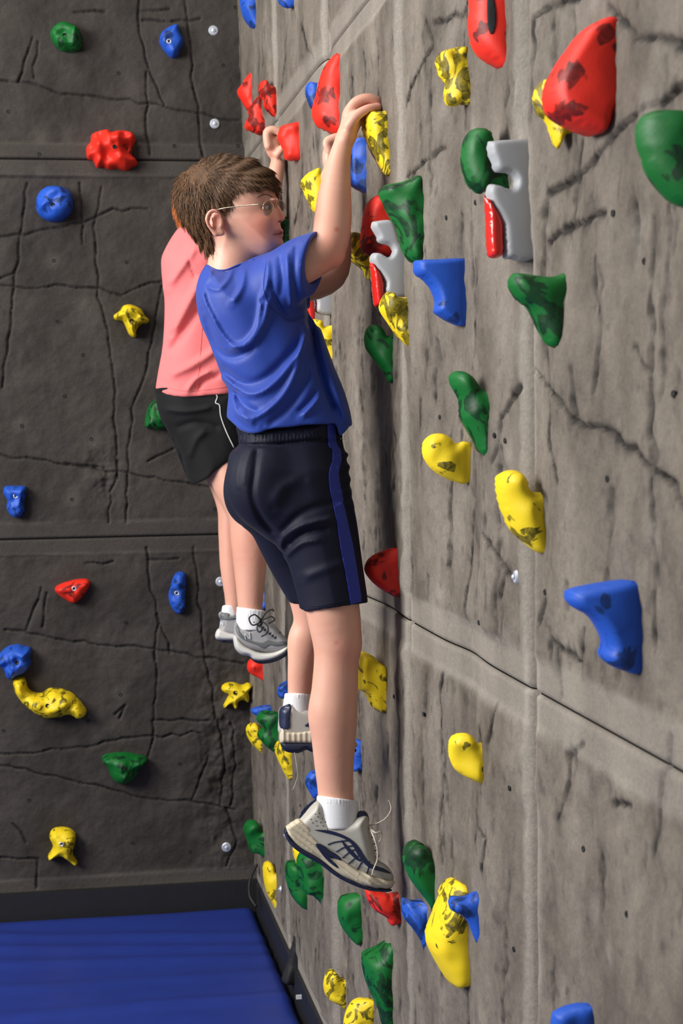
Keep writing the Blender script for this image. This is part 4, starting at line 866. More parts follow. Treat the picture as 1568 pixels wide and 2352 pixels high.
# ---- hair
HO = [(634,438),(636,420),(624,398),(604,380),(576,366),(528,357),(482,362),(444,380),(416,406),(403,440),(405,475),(418,505),(440,540),(463,568),(484,592),(520,600),(600,560),(628,500)]
HR = [(640,446),(632,440),(618,431),(603,428),(590,436),(572,431),(548,438),(533,448),(531,462),(526,477),(508,483),(492,480),(480,485),(473,500),(476,520),(484,545),(488,575),(486,597),(470,600),(380,560),(370,340),(520,330),(660,340),(660,430)]
def hair_vol():
    v = Vol(392, 650, 344, 604, -125, 110, 2.6)
    v.poly(HO, lambda A, B: np.interp(B, [380, 440, 500, 560, 600], [78, 83, 78, 64, 48]), 88, hc, 0, clip=HR)
    A = v.a[:, None, None]; B = v.b[None, :, None]; C = v.c[None, None, :]
    an = np.arctan2(B - 400, A - 455)
    v.F += (1.2 * np.sin(an * 46 + C * .05 + 3 * np.sin(B * .06)) * (np.hypot(A - 455, B - 400) > 20) + 0.9 * np.sin(A * .11 + B * .05 + 2 * np.sin(C * .05))).astype(np.float32)
    return v
hair = vol_obj('hair', [hair_vol()], DB, M_HAIR, root, {'tone': lambda V: np.clip(.25 + .5 * fbm(V[:, 0] / 14., V[:, 1] / 30., 2) , 0, 1)}, relax=1)
def strands(owner, name, D, crown, count, L0, L1, rad, m, parent, cond, down=.35, lift=.10, seed=3, jit=.11):
    V = o_px[owner.name]; rr = np.random.default_rng(seed)
    me = owner.data; nn = np.empty(len(me.vertices) * 3, np.float32); me.vertices.foreach_get('normal', nn); nn = nn.reshape(-1, 3)
    Npx = np.stack([nn @ CR, -(nn @ CU), nn @ CF], 1)
    ok = np.where(cond(V, Npx))[0]; sel = rr.choice(ok, count)
    VV = []; FF = []; T = []
    P0 = V[sel]; N0 = Npx[sel]
    base = (P0 - np.array(crown)) * np.array([1, 1, .25]); base /= np.linalg.norm(base, axis=1)[:, None] + 1e-6
    dr = base + np.array([0, down, 0]); dr += rr.normal(0, jit, dr.shape)
    dr -= N0 * (dr * N0).sum(1)[:, None]; dr /= np.linalg.norm(dr, axis=1)[:, None] + 1e-6
    sd = np.cross(N0, dr); Ln = rr.uniform(L0, L1, count); tone = np.clip(rr.normal(.35, .3, count), 0, 1)
    ks = [0, .4, .75, 1.0]; K = 3; pts = []
    for t in ks:
        P = P0 - N0 * .3 + dr * (Ln * t)[:, None] + N0 * (lift * Ln * math.sin(t * 1.9))[:, None] * 1.0 + np.array([0, 1, 0]) * (t * t * Ln * down * .3)[:, None]
        r = rad * (1 - .85 * t)
        for k in range(K):
            a = 2 * math.pi * k / K; pts.append(P + sd * (r * math.cos(a)) + N0 * (r * math.sin(a)))
    PT = np.stack(pts, 1); VV = PT.reshape(-1, 3); n = len(ks) * K; base_i = np.arange(count)[:, None] * n; Q = []
    for i in range(len(ks) - 1):
        for k in range(K):
            Q.append(base_i + np.array([[i * K + k, i * K + (k + 1) % K, (i + 1) * K + (k + 1) % K, (i + 1) * K + k]]))
    Q = np.concatenate(Q, 0)
    return mesh_obj(name, px2w(VV, D), Q, m, parent, attrs={'tone': np.repeat(tone, n)})
st = strands(hair, 'strands', DB, (405, 360, -10), 11000, 12, 26, 1.05, M_HAIR, hair, lambda V, N: (N[:, 2] < .35) & (V[:, 0] - V[:, 1] * 0 < 640), lift=.07, down=.45)
st['kind'] = 'stuff'
# ---- eyes and glasses
def ell_obj(name, c, r, m, parent, D=DB, nseg=14):
    V = []; F = []
    for i in range(nseg + 1):
        th = math.pi * i / nseg
        for k in range(nseg * 2):
            a = math.pi * k / nseg; V.append((c[0] + r[0] * math.sin(th) * math.cos(a), c[1] + r[1] * math.cos(th), c[2] + r[2] * math.sin(th) * math.sin(a)))
    n2 = nseg * 2
    for i in range(nseg):
        for k in range(n2): F.append((i * n2 + k, i * n2 + (k + 1) % n2, (i + 1) * n2 + (k + 1) % n2, (i + 1) * n2 + k))
    o = mesh_obj(name, px2w(np.array(V), D), F, m, parent); weld(o); return o
e1 = ell_obj('eye', (611, 477, -72), (10.5, 8.5, 11), M_EYE, root); ell_obj('iris', (618, 477, -77), (4.6, 5, 5), M_IRIS, e1)
e2 = ell_obj('eye', (624, 477, -14), (9, 9, 9), M_EYE, root)
def pxw(P, D=DB): return [px2w(np.array([p], float), D)[0] for p in P]
gl = empty('glasses', tuple(px2w(np.array([[613., 478., -85.]]), DB)[0])); gl.parent = root; gl.location = Vector(np.array(ORG[gl.name]) - np.array(ORG[root.name]))
def lens(cx, cy, cc, fw, u, h, nm='lens'):
    K = 28; ringp = []
    for k in range(K + 1):
        a = 2 * math.pi * k / K; ringp.append((cx + u[0] * fw * math.cos(a), cy + h * math.sin(a), cc + u[2] * fw * math.cos(a)))
    V, F = tube_data(pxw(ringp), .0011, 6, False); mesh_obj('rim', V, F, M_WIRE, gl)
    P = pxw([(cx, cy, cc)] + ringp[:-1]); 
    n = np.cross(np.array(P[1]) - P[0], np.array(P[8]) - P[0]); n /= np.linalg.norm(n)
    V = [p + n * .0006 for p in P] + [p - n * .0006 for p in P]; F = [(0, 1 + k, 1 + (k + 1) % K) for k in range(K)] + [(K + 1, K + 2 + (k + 1) % K, K + 2 + k) for k in range(K)]
    mesh_obj(nm, V, F, M_LENS, gl)
un = (.46, 0, .888)
lens(615, 478, -103, 24, un, 17); lens(642, 476, -36, 22, un, 16)
mesh_obj('bridge', *tube_data(pxw([(626,472,-82),(630,465,-66),(632.5,469,-55)]), .001, 6), M_WIRE, gl)
mesh_obj('temple', *tube_data(pxw([(604,472,-124),(592,470,-122),(566,472,-108),(540,475,-104),(515,478,-98),(496,482,-92)]), .0012, 6), M_WIRE, gl)
surf_tube('eyebrow', [(626,453),(614,447),(602,448),(590,454)], [.0005] + [.0013] * 14 + [.0005], bvh_of([body]), mat('eyebrow_hair', (.22, .11, .06), .7), body, off=.0002)
bface = bvh_of([body])
M_MOUTH = mat('mouth_line', (.16, .035, .03), .6)
surf_tube('mouth', [(626,539),(634,537),(641,537),(648,536)], [.0003] + [.0009] * 14 + [.0005], bface, M_MOUTH, body, off=0)
surf_tube('nostril', [(638,510),(641,508),(645,509)], .0011, bface, M_MOUTH, body, off=-.0003)
surf_tube('eyelid', [(601,475),(607,470),(615,469),(621,472)], .0008, bface, M_HAIR, body, off=.0003)
# ---- t-shirt
def shirt_vol():
    v = Vol(436, 826, 520, 1016, -190, 220, 3.2)
    base = [(484,606),(533,604),(588,586),(636,573),(680,560),(706,640),(704,700),(719,735),(746,797),(767,848),(791,903),(806,972),(800,1060),(700,1080),(560,1080),(524,1000),(521,941),(526,900),(507,859),(491,817),(478,783),(459,738),(450,687),(454,645),(470,611)]
    hem = [(430,500),(840,500),(840,965),(806,974),(782,1001),(770,974),(750,974),(700,976),(667,981),(630,984),(584,996),(553,988),(536,973),(505,950),(430,930)]
    v.poly(base, lambda A, B: np.interp(B, [600, 680, 800, 1000], [118, 128, 122, 118]), 105, lambda A, B: 12 + 0 * A, 0, clip=hem, m=3)
    v.chain([(590,660,-30),(648,638,-74),(700,611,-90),(745,596,-92)], [62,66,69,68], 24, .95)
    v.chain([(600,650,70),(680,655,112),(735,650,118)], [70,58,52], 20)
    # folds
    v.ridge([(462,660),(472,700),(510,770),(545,800),(575,790),(605,740),(618,680)], 5, 7, cmax=20)
    v.ridge([(470,720),(500,800),(540,820),(590,790)], -4, 9, cmax=20)
    v.ridge([(600,690),(590,750),(560,790),(520,800)], 4, 6, cmax=20)
    v.ridge([(500,840),(560,880),(620,860),(690,780),(715,720)], -4, 10, cmax=20)
    v.ridge([(505,860),(570,905),(630,880),(690,800),(705,735)], 5, 8, cmax=20)
    v.ridge([(700,760),(680,850),(640,920),(580,960),(545,940)], 5, 8, cmax=20)
    v.ridge([(715,800),(700,880),(660,940),(610,980)], -4, 8, cmax=20)
    v.ridge([(712,720),(722,800),(740,880),(770,950)], -9, 9, cmax=30)
    v.ridge([(728,740),(748,820),(775,900),(800,980)], 6, 10)
    v.ridge([(530,900),(545,950),(590,978)], 4, 7, cmax=20); v.ridge([(540,890),(560,930),(600,950)], -4, 7, cmax=20)
    v.ridge([(690,960),(720,930),(738,905)], 4, 6, cmax=20); v.ridge([(680,950),(705,925),(728,890)], -4, 6, cmax=20)
    v.ridge([(612,590),(615,640),(600,690)], 4, 6, cmax=0); v.ridge([(640,580),(648,640),(640,690)], -4, 7, cmax=0)
    v.ridge([(658,575),(662,640),(670,710)], 4, 6, cmax=0); v.ridge([(620,640),(640,700),(665,735),(700,725)], -3.5, 5, cmax=0); v.ridge([(680,560),(676,620),(680,690)], -3, 5, cmax=0)
    v.ridge([(535,610),(525,640),(500,665),(470,655)], 2, 5, cmax=20); v.ridge([(560,610),(555,660),(530,700)], 3, 7, cmax=0)
    v.ridge([(486,612),(478,640),(464,652)], 2, 5, cmax=30)
    # sleeve opening and collar opening
    sl, A, B, C = v.win((670, 500, -190), (830, 700, 40))
    pl = (A - (697 + (C + 150) * .42 + np.clip(600 - B, -80, 80) * .10)) * .9
    v._put(sl, pl + 0 * B, 3, 'cut')
    sl, A, B, C = v.win((690, 500, 30), (830, 720, 230)); v._put(sl, (A - 712) + 0 * B + 0 * C, 3, 'cut')
    v.cone((722,601,-88), 52, (775,586,-96), 60, 4, op='sub')
    return v
tshirt = vol_obj('t_shirt', [shirt_vol()], DB, M_BLUE, root)
# ---- shorts
def shorts_vol():
    v = Vol(500, 862, 955, 1425, -180, 250, 3.4)
    base = [(556,930),(546,1000),(546,1022),(526,1045),(522,1093),(533,1145),(553,1186),(581,1214),(612,1238),(645,1262),(662,1300),(676,1345),(688,1400),(690,1470),(850,1470),(845,1384),(832,1293),(819,1197),(805,1128),(799,1073),(788,1020),(784,985),(780,930)]
    clip = [(480,984),(560,986),(620,986),(700,976),(760,970),(790,972),(900,972),(900,1382),(846,1385),(770,1396),(705,1405),(688,1399),(600,1400),(480,1400)]
    T = lambda A, B: np.interp(B, [980, 1020, 1080, 1180, 1260, 1400], [108, 104, 122, 124, 84, 74])
    v.poly(base, T, 95, lambda A, B: np.interp(B, [980, 1180, 1260, 1400], [14, 6, -32, -38]) + 0 * A, 0, clip=clip)
    v.chain([(625,1180,70),(668,1280,108),(715,1360,120)], [62,56,56], 12)
    v.ell((600,1110,-55), (80,95,70), 22); v.ell((585,1130,60), (72,85,60), 22)
    v.ridge([(592,1025),(584,1090),(580,1140),(600,1190),(635,1230)], -4, 7, cmax=30)
    for q in ([(560,1030),(545,1090),(548,1130)], [(575,1028),(562,1080),(560,1120)]): v.ridge(q, 1.6, 6, cmax=20)
    v.ridge([(770,1190),(700,1205),(650,1235),(645,1270)], 4, 7, cmax=10); v.ridge([(760,1215),(700,1225),(660,1255)], -4, 6, cmax=10)
    v.ridge([(740,1240),(690,1250),(650,1285)], 3.5, 6, cmax=10); v.ridge([(640,1230),(690,1180),(770,1150)], -3, 9, cmax=10)
    v.ridge([(700,1100),(650,1120),(625,1170)], 3, 14, cmax=10); v.ridge([(690,1330),(740,1310),(800,1290)], 2.5, 10, cmax=10)
    for b_ in (1050, 1078, 1106, 1134, 1162): v.ridge([(770,b_),(792,b_ - 6),(812,b_ - 4)], 4, 6, cmax=60)
    v.ridge([(548,1022),(620,1022),(700,1014),(786,1008)], -4, 4)
    A = v.a[:, None, None]; B = v.b[None, :, None]; v.F += (1.3 * np.sin(A * .75) * np.exp(-((B - 1001) / 16.) ** 2)).astype(np.float32)
    v.chain([(764,1340,-38),(768,1440,-40)], [64,66], 3, .95, op='sub'); 
    v.chain([(706,1330,120),(722,1440,124)], [46,48], 3, op='sub')
    sl, A, B, C = v.win((600, 1340, -200), (862, 1430, 260)); v._put(sl, (B - (1408 - (A - 690) * .15)) + 0 * C, 2, 'cut')
    return v
shorts = vol_obj('shorts', [shorts_vol()], DB, M_NAVY, root)
bs = bvh_of([shorts])
sL = [(751,974),(752,1000),(755,1026),(762,1032),(763,1055),(755,1087),(758,1128),(770,1183),(782,1259),(795,1328),(805,1388)]
sR = [(770,972),(771,1000),(774,1020),(783,1035),(784,1058),(778,1087),(785,1128),(795,1183),(812,1259),(823,1328),(832,1386)]
decal('side_stripe', list(crom(sL, 3, False)) + list(crom(sR, 3, False))[::-1], bs, M_STRIPE, shorts, off=.002, smooth_pts=0, label='royal blue side stripe')
surf_tube('hem_seam', [(690,1392),(730,1392),(780,1383),(838,1372)], .0007, bs, M_NAVY, shorts, off=.0008)
bsh = bvh_of([tshirt])
surf_tube('collar', [(474,607),(484,615),(500,621),(520,620),(540,612),(560,604),(584,596)], [.0006] + [.0021] * 28 + [.0012, .0006], bvh_of([tshirt, body]), M_BLUE, tshirt, off=-.0006, n=8)
surf_tube('sleeve_seam', [(612,600),(605,650),(612,690),(640,722),(672,736),(700,724)], .0007, bsh, M_BLUE, tshirt, off=.0006)
# ---- socks and shoes
def sock(pts, rads, box, h=2.8, rib_to=None, D=DB, name='sock'):
    v = Vol(*box, h); v.chain(pts, rads, 4)
    A = v.a[:, None, None]; C = v.c[None, None, :]; B = v.b[None, :, None]; p = pts[0]
    v.F += (1.0 * np.sin(np.arctan2(C - p[2], A - p[0]) * 40) * np.clip((rib_to - B) / 8., 0, 1)).astype(np.float32)
    sl, A, B, C = v.win((box[0], box[2], box[4]), (box[1], box[3], box[5])); 
    v._put(sl, (pts[0][1] - B + .14 * (A - pts[0][0])*SOCKS[0]) + 0 * (A + C), 2, 'cut')
    return vol_obj(name, [v], D, M_SOCK, root_cur[0], relax=1)
SOCKS = [-1]; root_cur = [root]
SOCKS[0] = 1
sock([(774,1833,-36),(775,1860,-36),(776,1900,-36)], [47,48,50], (715,835,1815,1905,-95,25), rib_to=1852)
SOCKS[0] = 0
sock([(686,1592,137),(684,1620,138),(684,1640,138)], [32,34,36], (640,735,1580,1650,90,190), rib_to=1610)
def shoe1():
    v = Vol(645, 915, 1825, 2055, -100, 30, 2.4)
    up = [(727,1838),(706,1858),(684,1882),(668,1908),(700,1945),(760,1985),(830,2015),(885,2030),(903,2022),(900,2003),(885,1985),(866,1972),(858,1940),(848,1895),(843,1872),(820,1875),(800,1886),(766,1886),(750,1862),(742,1845)]
    v.poly(up, lambda A, B: np.interp(A, [670, 760, 850, 905], [40, 44, 50, 36]), 26, -38, 0)
    v.chain([(776,1850,-37),(776,1890,-37)], [36,40], 3, op='sub')
    v.ridge([(684,1925),(740,1945),(800,1975),(860,2010)], -1.8, 3)
    return v
sh1 = vol_obj('sneaker', [shoe1()], DB, M_SHOE, root); sh1['label'] = 'near sneaker, worn white with navy'
def sole1():
    v = Vol(645, 915, 1875, 2055, -105, 35, 2.4)
    v.poly([(683,1880),(657,1897),(655,1912),(670,1936),(700,1960),(733,1976),(770,2006),(810,2028),(850,2042),(890,2044),(903,2034),(903,2022),(860,2010),(820,1990),(790,1968),(755,1945),(730,1925),(712,1895),(695,1882)], lambda A, B: np.interp(A, [655, 760, 850, 905], [43, 44, 53, 36]), 11, -38, 0)
    A = v.a[:, None, None]; B = v.b[None, :, None]
    v.F += (.5 * np.sin((A * .62 - B * .8) * .5)).astype(np.float32)
    return v
so1 = vol_obj('midsole', [sole1()], DB, M_SOLE, sh1); so1['label'] = 'cream midsole'
def out1():
    v = Vol(645, 915, 1890, 2060, -100, 30, 2.4)
    v.poly([(654,1899),(652,1914),(668,1942),(700,1966),(733,1984),(770,2012),(810,2033),(850,2046),(890,2049),(900,2042),(850,2036),(800,2016),(770,1998),(735,1970),(700,1950),(672,1928),(660,1905)], lambda A, B: np.interp(A, [655, 760, 850, 905], [41, 42, 50, 34]), 6, -38, 0)
    return v
ou1 = vol_obj('outsole', [out1()], DB, M_OUT, sh1); ou1['label'] = 'navy rubber outsole'
b1 = bvh_of([sh1, so1]); bu = bvh_of([sh1])
decal('heel_patch', [(727,1838),(712,1852),(692,1876),(686,1880),(692,1862),(708,1845),(722,1836)], bu, M_NVY, sh1, off=.002)
decal('swoosh', [(782,1928),(794,1950),(808,1966),(820,1976),(828,1978),(830,1970),(824,1972),(812,1958),(798,1944)], bu, M_NVY, sh1, off=.002, cell=2.5)
decal('midsole_panel', [(724,1939),(738,1940),(755,1952),(775,1964),(784,1976),(768,1972),(756,1970),(770,1984),(776,1994),(760,1984),(742,1966)], b1, M_NVY, sh1, off=.002)
decal('lace_stay', [(722,1906),(760,1908),(800,1924),(822,1944),(836,1966),(852,1984),(880,1994),(898,2006),(878,2002),(846,1992),(824,1968),(806,1938),(780,1922),(740,1911)], bu, M_NVY, sh1, off=.002)
for pl in ([(752,1940),(770,1934),(803,1930)], [(772,1956),(790,1946),(812,1942)], [(786,1970),(806,1954),(822,1952)], [(800,1984),(818,1968),(830,1962)], [(820,1998),(834,1974),(838,1968)], [(842,2010),(848,1984),(848,1978)]):
    surf_tube('stitch_line', pl, .0014, bu, M_NVY, sh1, off=.0006)
for (x, y) in [(730,1876),(740,1880),(726,1886),(736,1889),(748,1888),(718,1890),(728,1897),(742,1897),(756,1896),(714,1882),(724,1870),(734,1868),(752,1905),(770,1900)]:
    p, n, ok = cast(bu, x, y)
    if ok: V, F = disc(p - ray(x, y) * .0008, -CF, CR, CU, .0012, 8, 0); mesh_obj('eyelet', V, F, M_DARK, sh1)
def tongue():
    v = Vol(800, 860, 1848, 1910, -75, 5, 2.2); v.poly([(812,1886),(815,1872),(826,1862),(840,1864),(847,1878),(846,1898),(836,1906),(824,1892)], 24, 10, -37, 0); return v
tn = vol_obj('tongue', [tongue()], DB, M_NVY, sh1)
def px_tube(name, P, r, m, parent, D=DB, sub=5, n=6):
    O = crom(P, sub, False); return mesh_obj(name, *tube_data(px2w(O, D), r, n), m, parent)
px_tube('lace', [(848,1896,-50),(868,1890,-60),(885,1880,-60),(897,1862,-55),(896,1846,-50),(892,1838,-50)], .0016, M_LACE, sh1)
px_tube('lace', [(846,1898,-60),(860,1912,-85),(874,1912,-80),(876,1924,-75),(870,1934,-72)], .0016, M_LACE, sh1)
px_tube('lace', [(846,1900,-60),(858,1922,-88),(866,1950,-92),(866,1975,-92),(858,1995,-92),(854,2010,-90)], .0017, M_LACE, sh1)
for i in range(5):
    a0, b0 = 846 + i * 4, 1902 + i * 15
    px_tube('lace', [(a0 - 10, b0 + 4, -66), (a0 + 4, b0, -56), (a0 + 8, b0 + 4, -36), (a0 + 2, b0 + 8, -14)], .0017, M_LACE, sh1)
def shoe2():
    v = Vol(630, 830, 1600, 1745, 80, 200, 2.6)
    v.poly([(651,1620),(641,1628),(639,1650),(643,1690),(700,1705),(800,1715),(812,1700),(795,1672),(760,1650),(730,1632),(712,1624),(690,1620),(678,1611),(668,1612)], 38, 22, 138, 0)
    v.chain([(684,1600,138),(684,1640,138)], [30,34], 3, op='sub'); return v
sh2 = vol_obj('sneaker', [shoe2()], DB, M_SHOE, root); sh2['label'] = 'far sneaker, worn white with navy'
def sole2():
    v = Vol(630, 835, 1660, 1745, 80, 200, 2.6)
    v.poly([(648,1667),(642,1680),(643,1706),(660,1710),(720,1712),(812,1718),(818,1704),(790,1690),(730,1672),(690,1676),(660,1676)], 42, 10, 138, 0)
    A = v.a[:, None, None]; v.F += (.25 * np.sin(A * .5)).astype(np.float32); return v
so2 = vol_obj('midsole', [sole2()], DB, M_SOLE, sh2)
def out2():
    v = Vol(630, 835, 1690, 1745, 80, 200, 2.6); v.poly([(644,1703),(646,1716),(658,1727),(685,1730),(705,1722),(720,1728),(800,1732),(818,1720),(760,1706),(700,1702),(660,1703)], 41, 9, 138, 0); return v
vol_obj('outsole', [out2()], DB, M_OUT, sh2)
b2 = bvh_of([sh2]); decal('heel_patch', [(652,1621),(642,1628),(640,1650),(644,1672),(664,1673),(665,1650),(667,1618)], b2, M_NVY, sh2, off=.002)
decal('side_patch', [(700,1668),(715,1655),(740,1650),(740,1668)], b2, M_NVY, sh2, off=.002)
px_tube('loose_thread', [(676,1728,100),(680,1750,96),(683,1780,94),(678,1800,94),(672,1814,94)], .0006, M_LACE, sh2)
# ---------------------------------------------------------------- THE CLIMBER IN PINK
DP = 4.55
rp = empty('person', tuple(px2w(np.array([[600., 1515., 0.]]), DP)[0])); root_cur[0] = rp
tag(rp, 'climber in coral pink shirt and black shorts, orange hair, behind the boy', 'person')
def pink_body():
    v = Vol(380, 680, 270, 1480, -110, 190, 3.8)
    v.ell((478,470,20), (68,84,66), 8); v.ell((520,490,20), (50,60,48), 12)
    v.cone((490,530,20), 38, (480,600,20), 42, 10)
    v.poly([(420,570),(400,640),(400,760),(385,900),(400,1000),(500,1050),(560,1000),(555,900),(560,700),(560,600)], 80, 70, 20, 8)
    v.chain([(480,590,-40),(560,560,-50),(600,520,-52),(622,450,-38),(637,378,-14)], [38,34,29,22,17], 7)
    v.ell((624,334,-6), (15,30,26), 7); v.ell((632,330,-4), (17,25,22), 6)
    for i, c in enumerate((-28, -12, 4, 19)):
        v.chain([(616,335,c),(613,306,c),(624,298,c),(640,302,c),(646,312,c)], [10.5,10.5,10,9,8], 3)
    v.chain([(636,355,-24),(648,340,-30),(654,328,-26)], [9.5,8,7], 4)
    v.chain([(500,590,80),(575,560,95),(615,520,95),(622,450,70)], [36,31,26,18], 7)
    v.chain([(480,960,5),(522,1085,-18),(566,1180,-25),(573,1240,-25),(574,1310,-25),(574,1380,-25),(576,1430,-25)], [48,45,44,43.5,36.5,29.5,28], 8)
    v.chain([(470,980,60),(505,1080,60),(526,1160,60),(528,1220,60),(531,1300,60),(537,1385,60),(532,1430,60)], [58,38,29,27,26,20,20], 8)
    return v
pb = vol_obj('body', [pink_body()], DP, M_SKIN, rp, {'blush': lambda V: np.clip(.3 + .2 * fbm(V[:, 0] / 25., V[:, 1] / 25., 3) + .35 * np.exp(-((V[:, 0] - 580) ** 2 + (V[:, 1] - 1250) ** 2) / 60 ** 2), 0, 1.2), 'lip': lambda V: 0 * V[:, 0]})
def pink_hair():
    v = Vol(385, 600, 365, 560, -80, 120, 3.2); v.ell((476,466,20), (72,86,72), 0)
    sl, A, B, C = v.win((385, 365, -80), (600, 560, 120)); v._put(sl, np.maximum(A - 560, B - 520) + 0 * C, 4, 'cut'); return v
ph = vol_obj('hair', [pink_hair()], DP, M_ORANGE, rp, {'tone': lambda V: np.clip(.3 + fbm(V[:, 0] / 8., V[:, 1] / 18., 2), 0, 1)})
s2 = strands(ph, 'strands', DP, (476, 400, 20), 2600, 14, 30, 1.3, M_ORANGE, ph, lambda V, N: (V[:, 0] < 520) & (N[:, 2] < .5), down=.8, lift=.25, seed=5); s2['kind'] = 'stuff'
def pink_shirt():
    v = Vol(345, 620, 495, 925, -120, 170, 3.6)
    base = [(424,514),(400,536),(374,582),(370,610),(374,660),(378,700),(374,790),(362,860),(352,930),(350,980),(580,980),(572,900),(575,800),(580,700),(600,620),(585,560),(520,535),(460,520)]
    clip = [(330,480),(640,480),(640,905),(540,905),(490,907),(432,912),(385,907),(357,894),(330,890)]
    v.poly(base, lambda A, B: np.interp(B, [520, 620, 750, 920], [90, 100, 88, 92]), 78, 20, 0, clip=clip)
    v.chain([(470,590,-45),(560,565,-55)], [50,44], 14)
    v.ridge([(385,660),(420,610),(455,560)], 5, 9, cmax=10); v.ridge([(392,770),(430,700),(470,630)], 6, 11, cmax=10); v.ridge([(385,820),(430,750),(475,690)], -5, 10, cmax=10)
    v.ridge([(450,900),(470,875),(510,860)], -4, 6, cmax=10); v.ridge([(385,865),(450,835),(500,800)], 5, 9, cmax=10); v.ridge([(445,560),(432,590),(450,640)], -2.5, 3, cmax=10)
    v.ridge([(425,905),(450,870),(490,850)], 3.5, 6, cmax=10)
    return v
ps = vol_obj('t_shirt', [pink_shirt()], DP, M_PINK, rp)
bps = bvh_of([ps])
surf_tube('seam', [(470,620),(465,740),(458,830),(450,905)], .0006, bps, M_PINK, ps, off=.0006); surf_tube('hem_seam', [(362,882),(400,894),(440,898),(490,893),(520,888)], .0007, bps, M_PINK, ps, off=.0006)
def pink_shorts():
    v = Vol(345, 600, 885, 1125, -120, 170, 3.0)
    base = [(362,860),(358,905),(361,935),(371,966),(390,1000),(408,1045),(428,1096),(443,1140),(480,1150),(545,1110),(580,1050),(575,950),(570,860)]
    clip = [(330,896),(640,900),(640,1000),(560,1040),(524,1060),(492,1084),(471,1102),(443,1111),(428,1098),(330,1040)]
    v.poly(base, 88, 74, 20, 0, clip=clip)
    v.ridge([(375,940),(430,945),(490,935)], 3, 6, cmax=10); v.ridge([(400,985),(450,970),(510,985)], -2.5, 7, cmax=10); v.ridge([(430,1060),(450,1010),(480,985)], 2.5, 8, cmax=10)
    v.chain([(512,1080,-20),(545,1135,-25)], [38,44], 4, op='sub'); v.ridge([(425,1090),(415,1040),(395,1000)], -3, 4, cmax=10)
    return v
psh = vol_obj('shorts', [pink_shorts()], DP, M_BLK, rp)
surf_tube('piping', [(491,901),(499,911),(495,925),(504,931),(507,956),(519,990),(537,1028)], .0016, bvh_of([psh]), M_PIPE, psh, off=.001, label='white piping')
SOCKS[0] = 1
sock([(576,1398,-25),(577,1420,-25),(580,1445,-25)], [33,35,36], (538,622,1380,1450,-65,15), rib_to=1425, D=DP)
SOCKS[0] = 0
sock([(532,1390,60),(530,1405,60),(528,1420,60)], [20,21,22], (502,560,1380,1430,30,90), rib_to=1410, D=DP)
def pshoe(poly_u, poly_s, poly_o, c0, T, box, hole, lab):
    v = Vol(*box, 2.4); v.poly(poly_u, T, 15, c0, 0); v.chain(*hole, 3, op='sub')
    s = vol_obj('sneaker', [v], DP, M_GSHOE, rp); s['label'] = lab
    v = Vol(*box, 2.2); v.poly(poly_s, T + 4, 8, c0, 0); so = vol_obj('midsole', [v], DP, M_WSOLE, s)
    v = Vol(*box, 2.2); v.poly(poly_o, T + 2, 5, c0, 0); vol_obj('outsole', [v], DP, M_OUT, s)
    return s, so
pu = [(540,1428),(536,1450),(540,1478),(575,1495),(630,1500),(660,1490),(664,1476),(655,1464),(645,1452),(636,1440),(622,1428),(608,1420),(585,1436),(560,1440),(548,1436)]
psl = [(536,1458),(536,1475),(541,1492),(555,1504),(573,1508),(582,1517),(600,1521),(630,1516),(658,1501),(665,1482),(655,1484),(630,1496),(600,1498),(575,1488),(560,1478),(548,1462)]
pso = [(556,1505),(575,1512),(583,1520),(600,1525),(632,1520),(660,1504),(667,1484),(662,1482),(655,1497),(630,1512),(600,1517),(580,1510)]
s1, ss1 = pshoe(pu, psl, pso, -25, 33, (525,675,1410,1535,-75,25), ([(577,1400,-25),(578,1438,-25)], [31,31]), 'near silver grey running shoe')
bb = bvh_of([s1]); bb2 = bvh_of([s1, ss1])
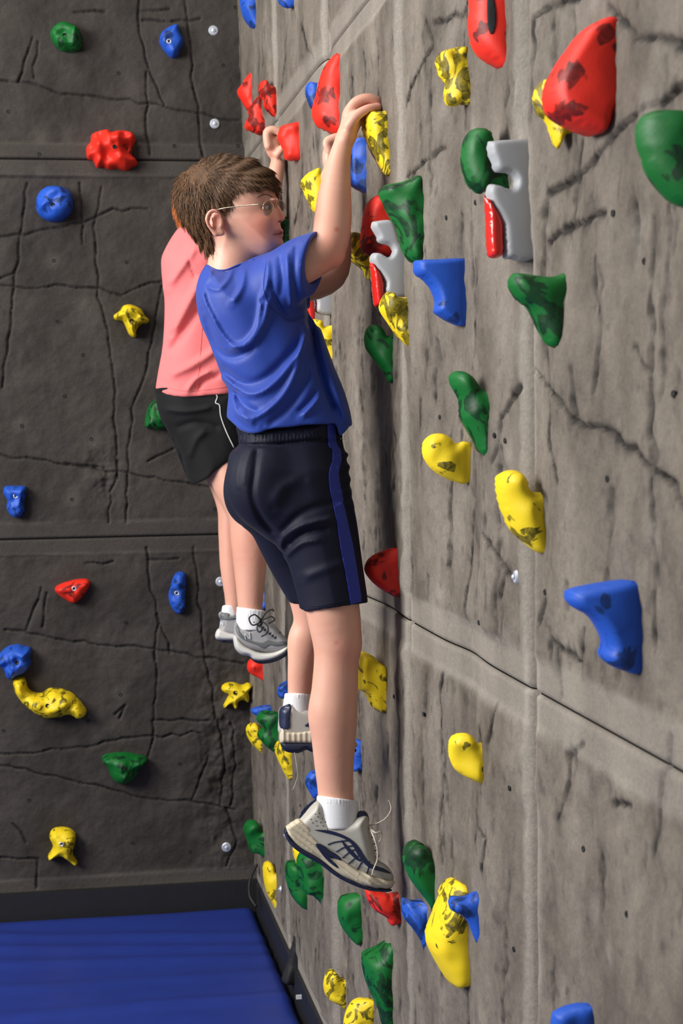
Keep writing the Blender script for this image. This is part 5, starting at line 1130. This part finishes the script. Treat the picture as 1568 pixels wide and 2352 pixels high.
decal('overlay', [(541,1432),(548,1440),(552,1455),(575,1470),(600,1476),(615,1470),(630,1474),(655,1472),(660,1480),(635,1484),(618,1482),(605,1490),(590,1482),(560,1470),(544,1455)], bb, M_GDARK, s1, off=.002)
M_LOGO = mat('pale_logo', (.62, .66, .72), .4)
for pl in ([(564,1470),(562,1456)], [(562,1456),(575,1468)], [(575,1468),(573,1453)]): surf_tube('logo', pl, .0013, bb, M_LOGO, s1, off=.0022)
for k in range(9):
    a0 = 590 + k * 6; b0 = 1420 + k * 4.5
    px_tube('lace', [(a0 - 8, b0 + 10, -60), (a0 + 2, b0 - 1 + 3 * (k % 2), -48), (a0 + 6, b0 - 4, -25), (a0 + 4, b0, -5)], .0022, M_BLACE, s1, DP)
for P in ([(600,1425,-55),(585,1412,-70),(572,1420,-76),(580,1436,-72),(600,1428,-60)], [(600,1424,-55),(612,1406,-62),(625,1400,-60),(628,1404,-58)], [(600,1426,-58),(615,1440,-70),(612,1455,-72),(600,1462,-70)], [(598,1424,-60),(590,1442,-72),(596,1452,-74),(606,1440,-66)], [(604,1424,-56),(622,1416,-60),(630,1424,-56),(616,1432,-60)]):
    px_tube('lace', P, .0022, M_BLACE, s1, DP)
fu = [(513,1403),(502,1408),(503,1418),(506,1424),(502,1444),(497,1456),(515,1462),(540,1464),(560,1462),(560,1410),(545,1405)]
fs = [(502,1443),(495,1453),(495,1466),(510,1472),(536,1473),(560,1475),(560,1458),(530,1452),(515,1446)]
fo = [(497,1468),(510,1475),(536,1477),(560,1478),(560,1471),(530,1470),(510,1469)]
s2_, ss2 = pshoe(fu, fs, fo, 60, 26, (488,570,1395,1485,20,100), ([(531,1385,60),(531,1412,60)], [21,21]), 'far silver grey running shoe')
decal('overlay', [(505,1410),(515,1407),(540,1412),(540,1422),(515,1424),(506,1422)], bvh_of([s2_]), M_GDARK, s2_, off=.002)
bf = bvh_of([s2_])
for pl in ([(506,1437),(506,1428)], [(506,1428),(513,1436)], [(513,1436),(513,1427)]): surf_tube('logo', pl, .0014, bf, M_LOGO, s2_, off=.0022)
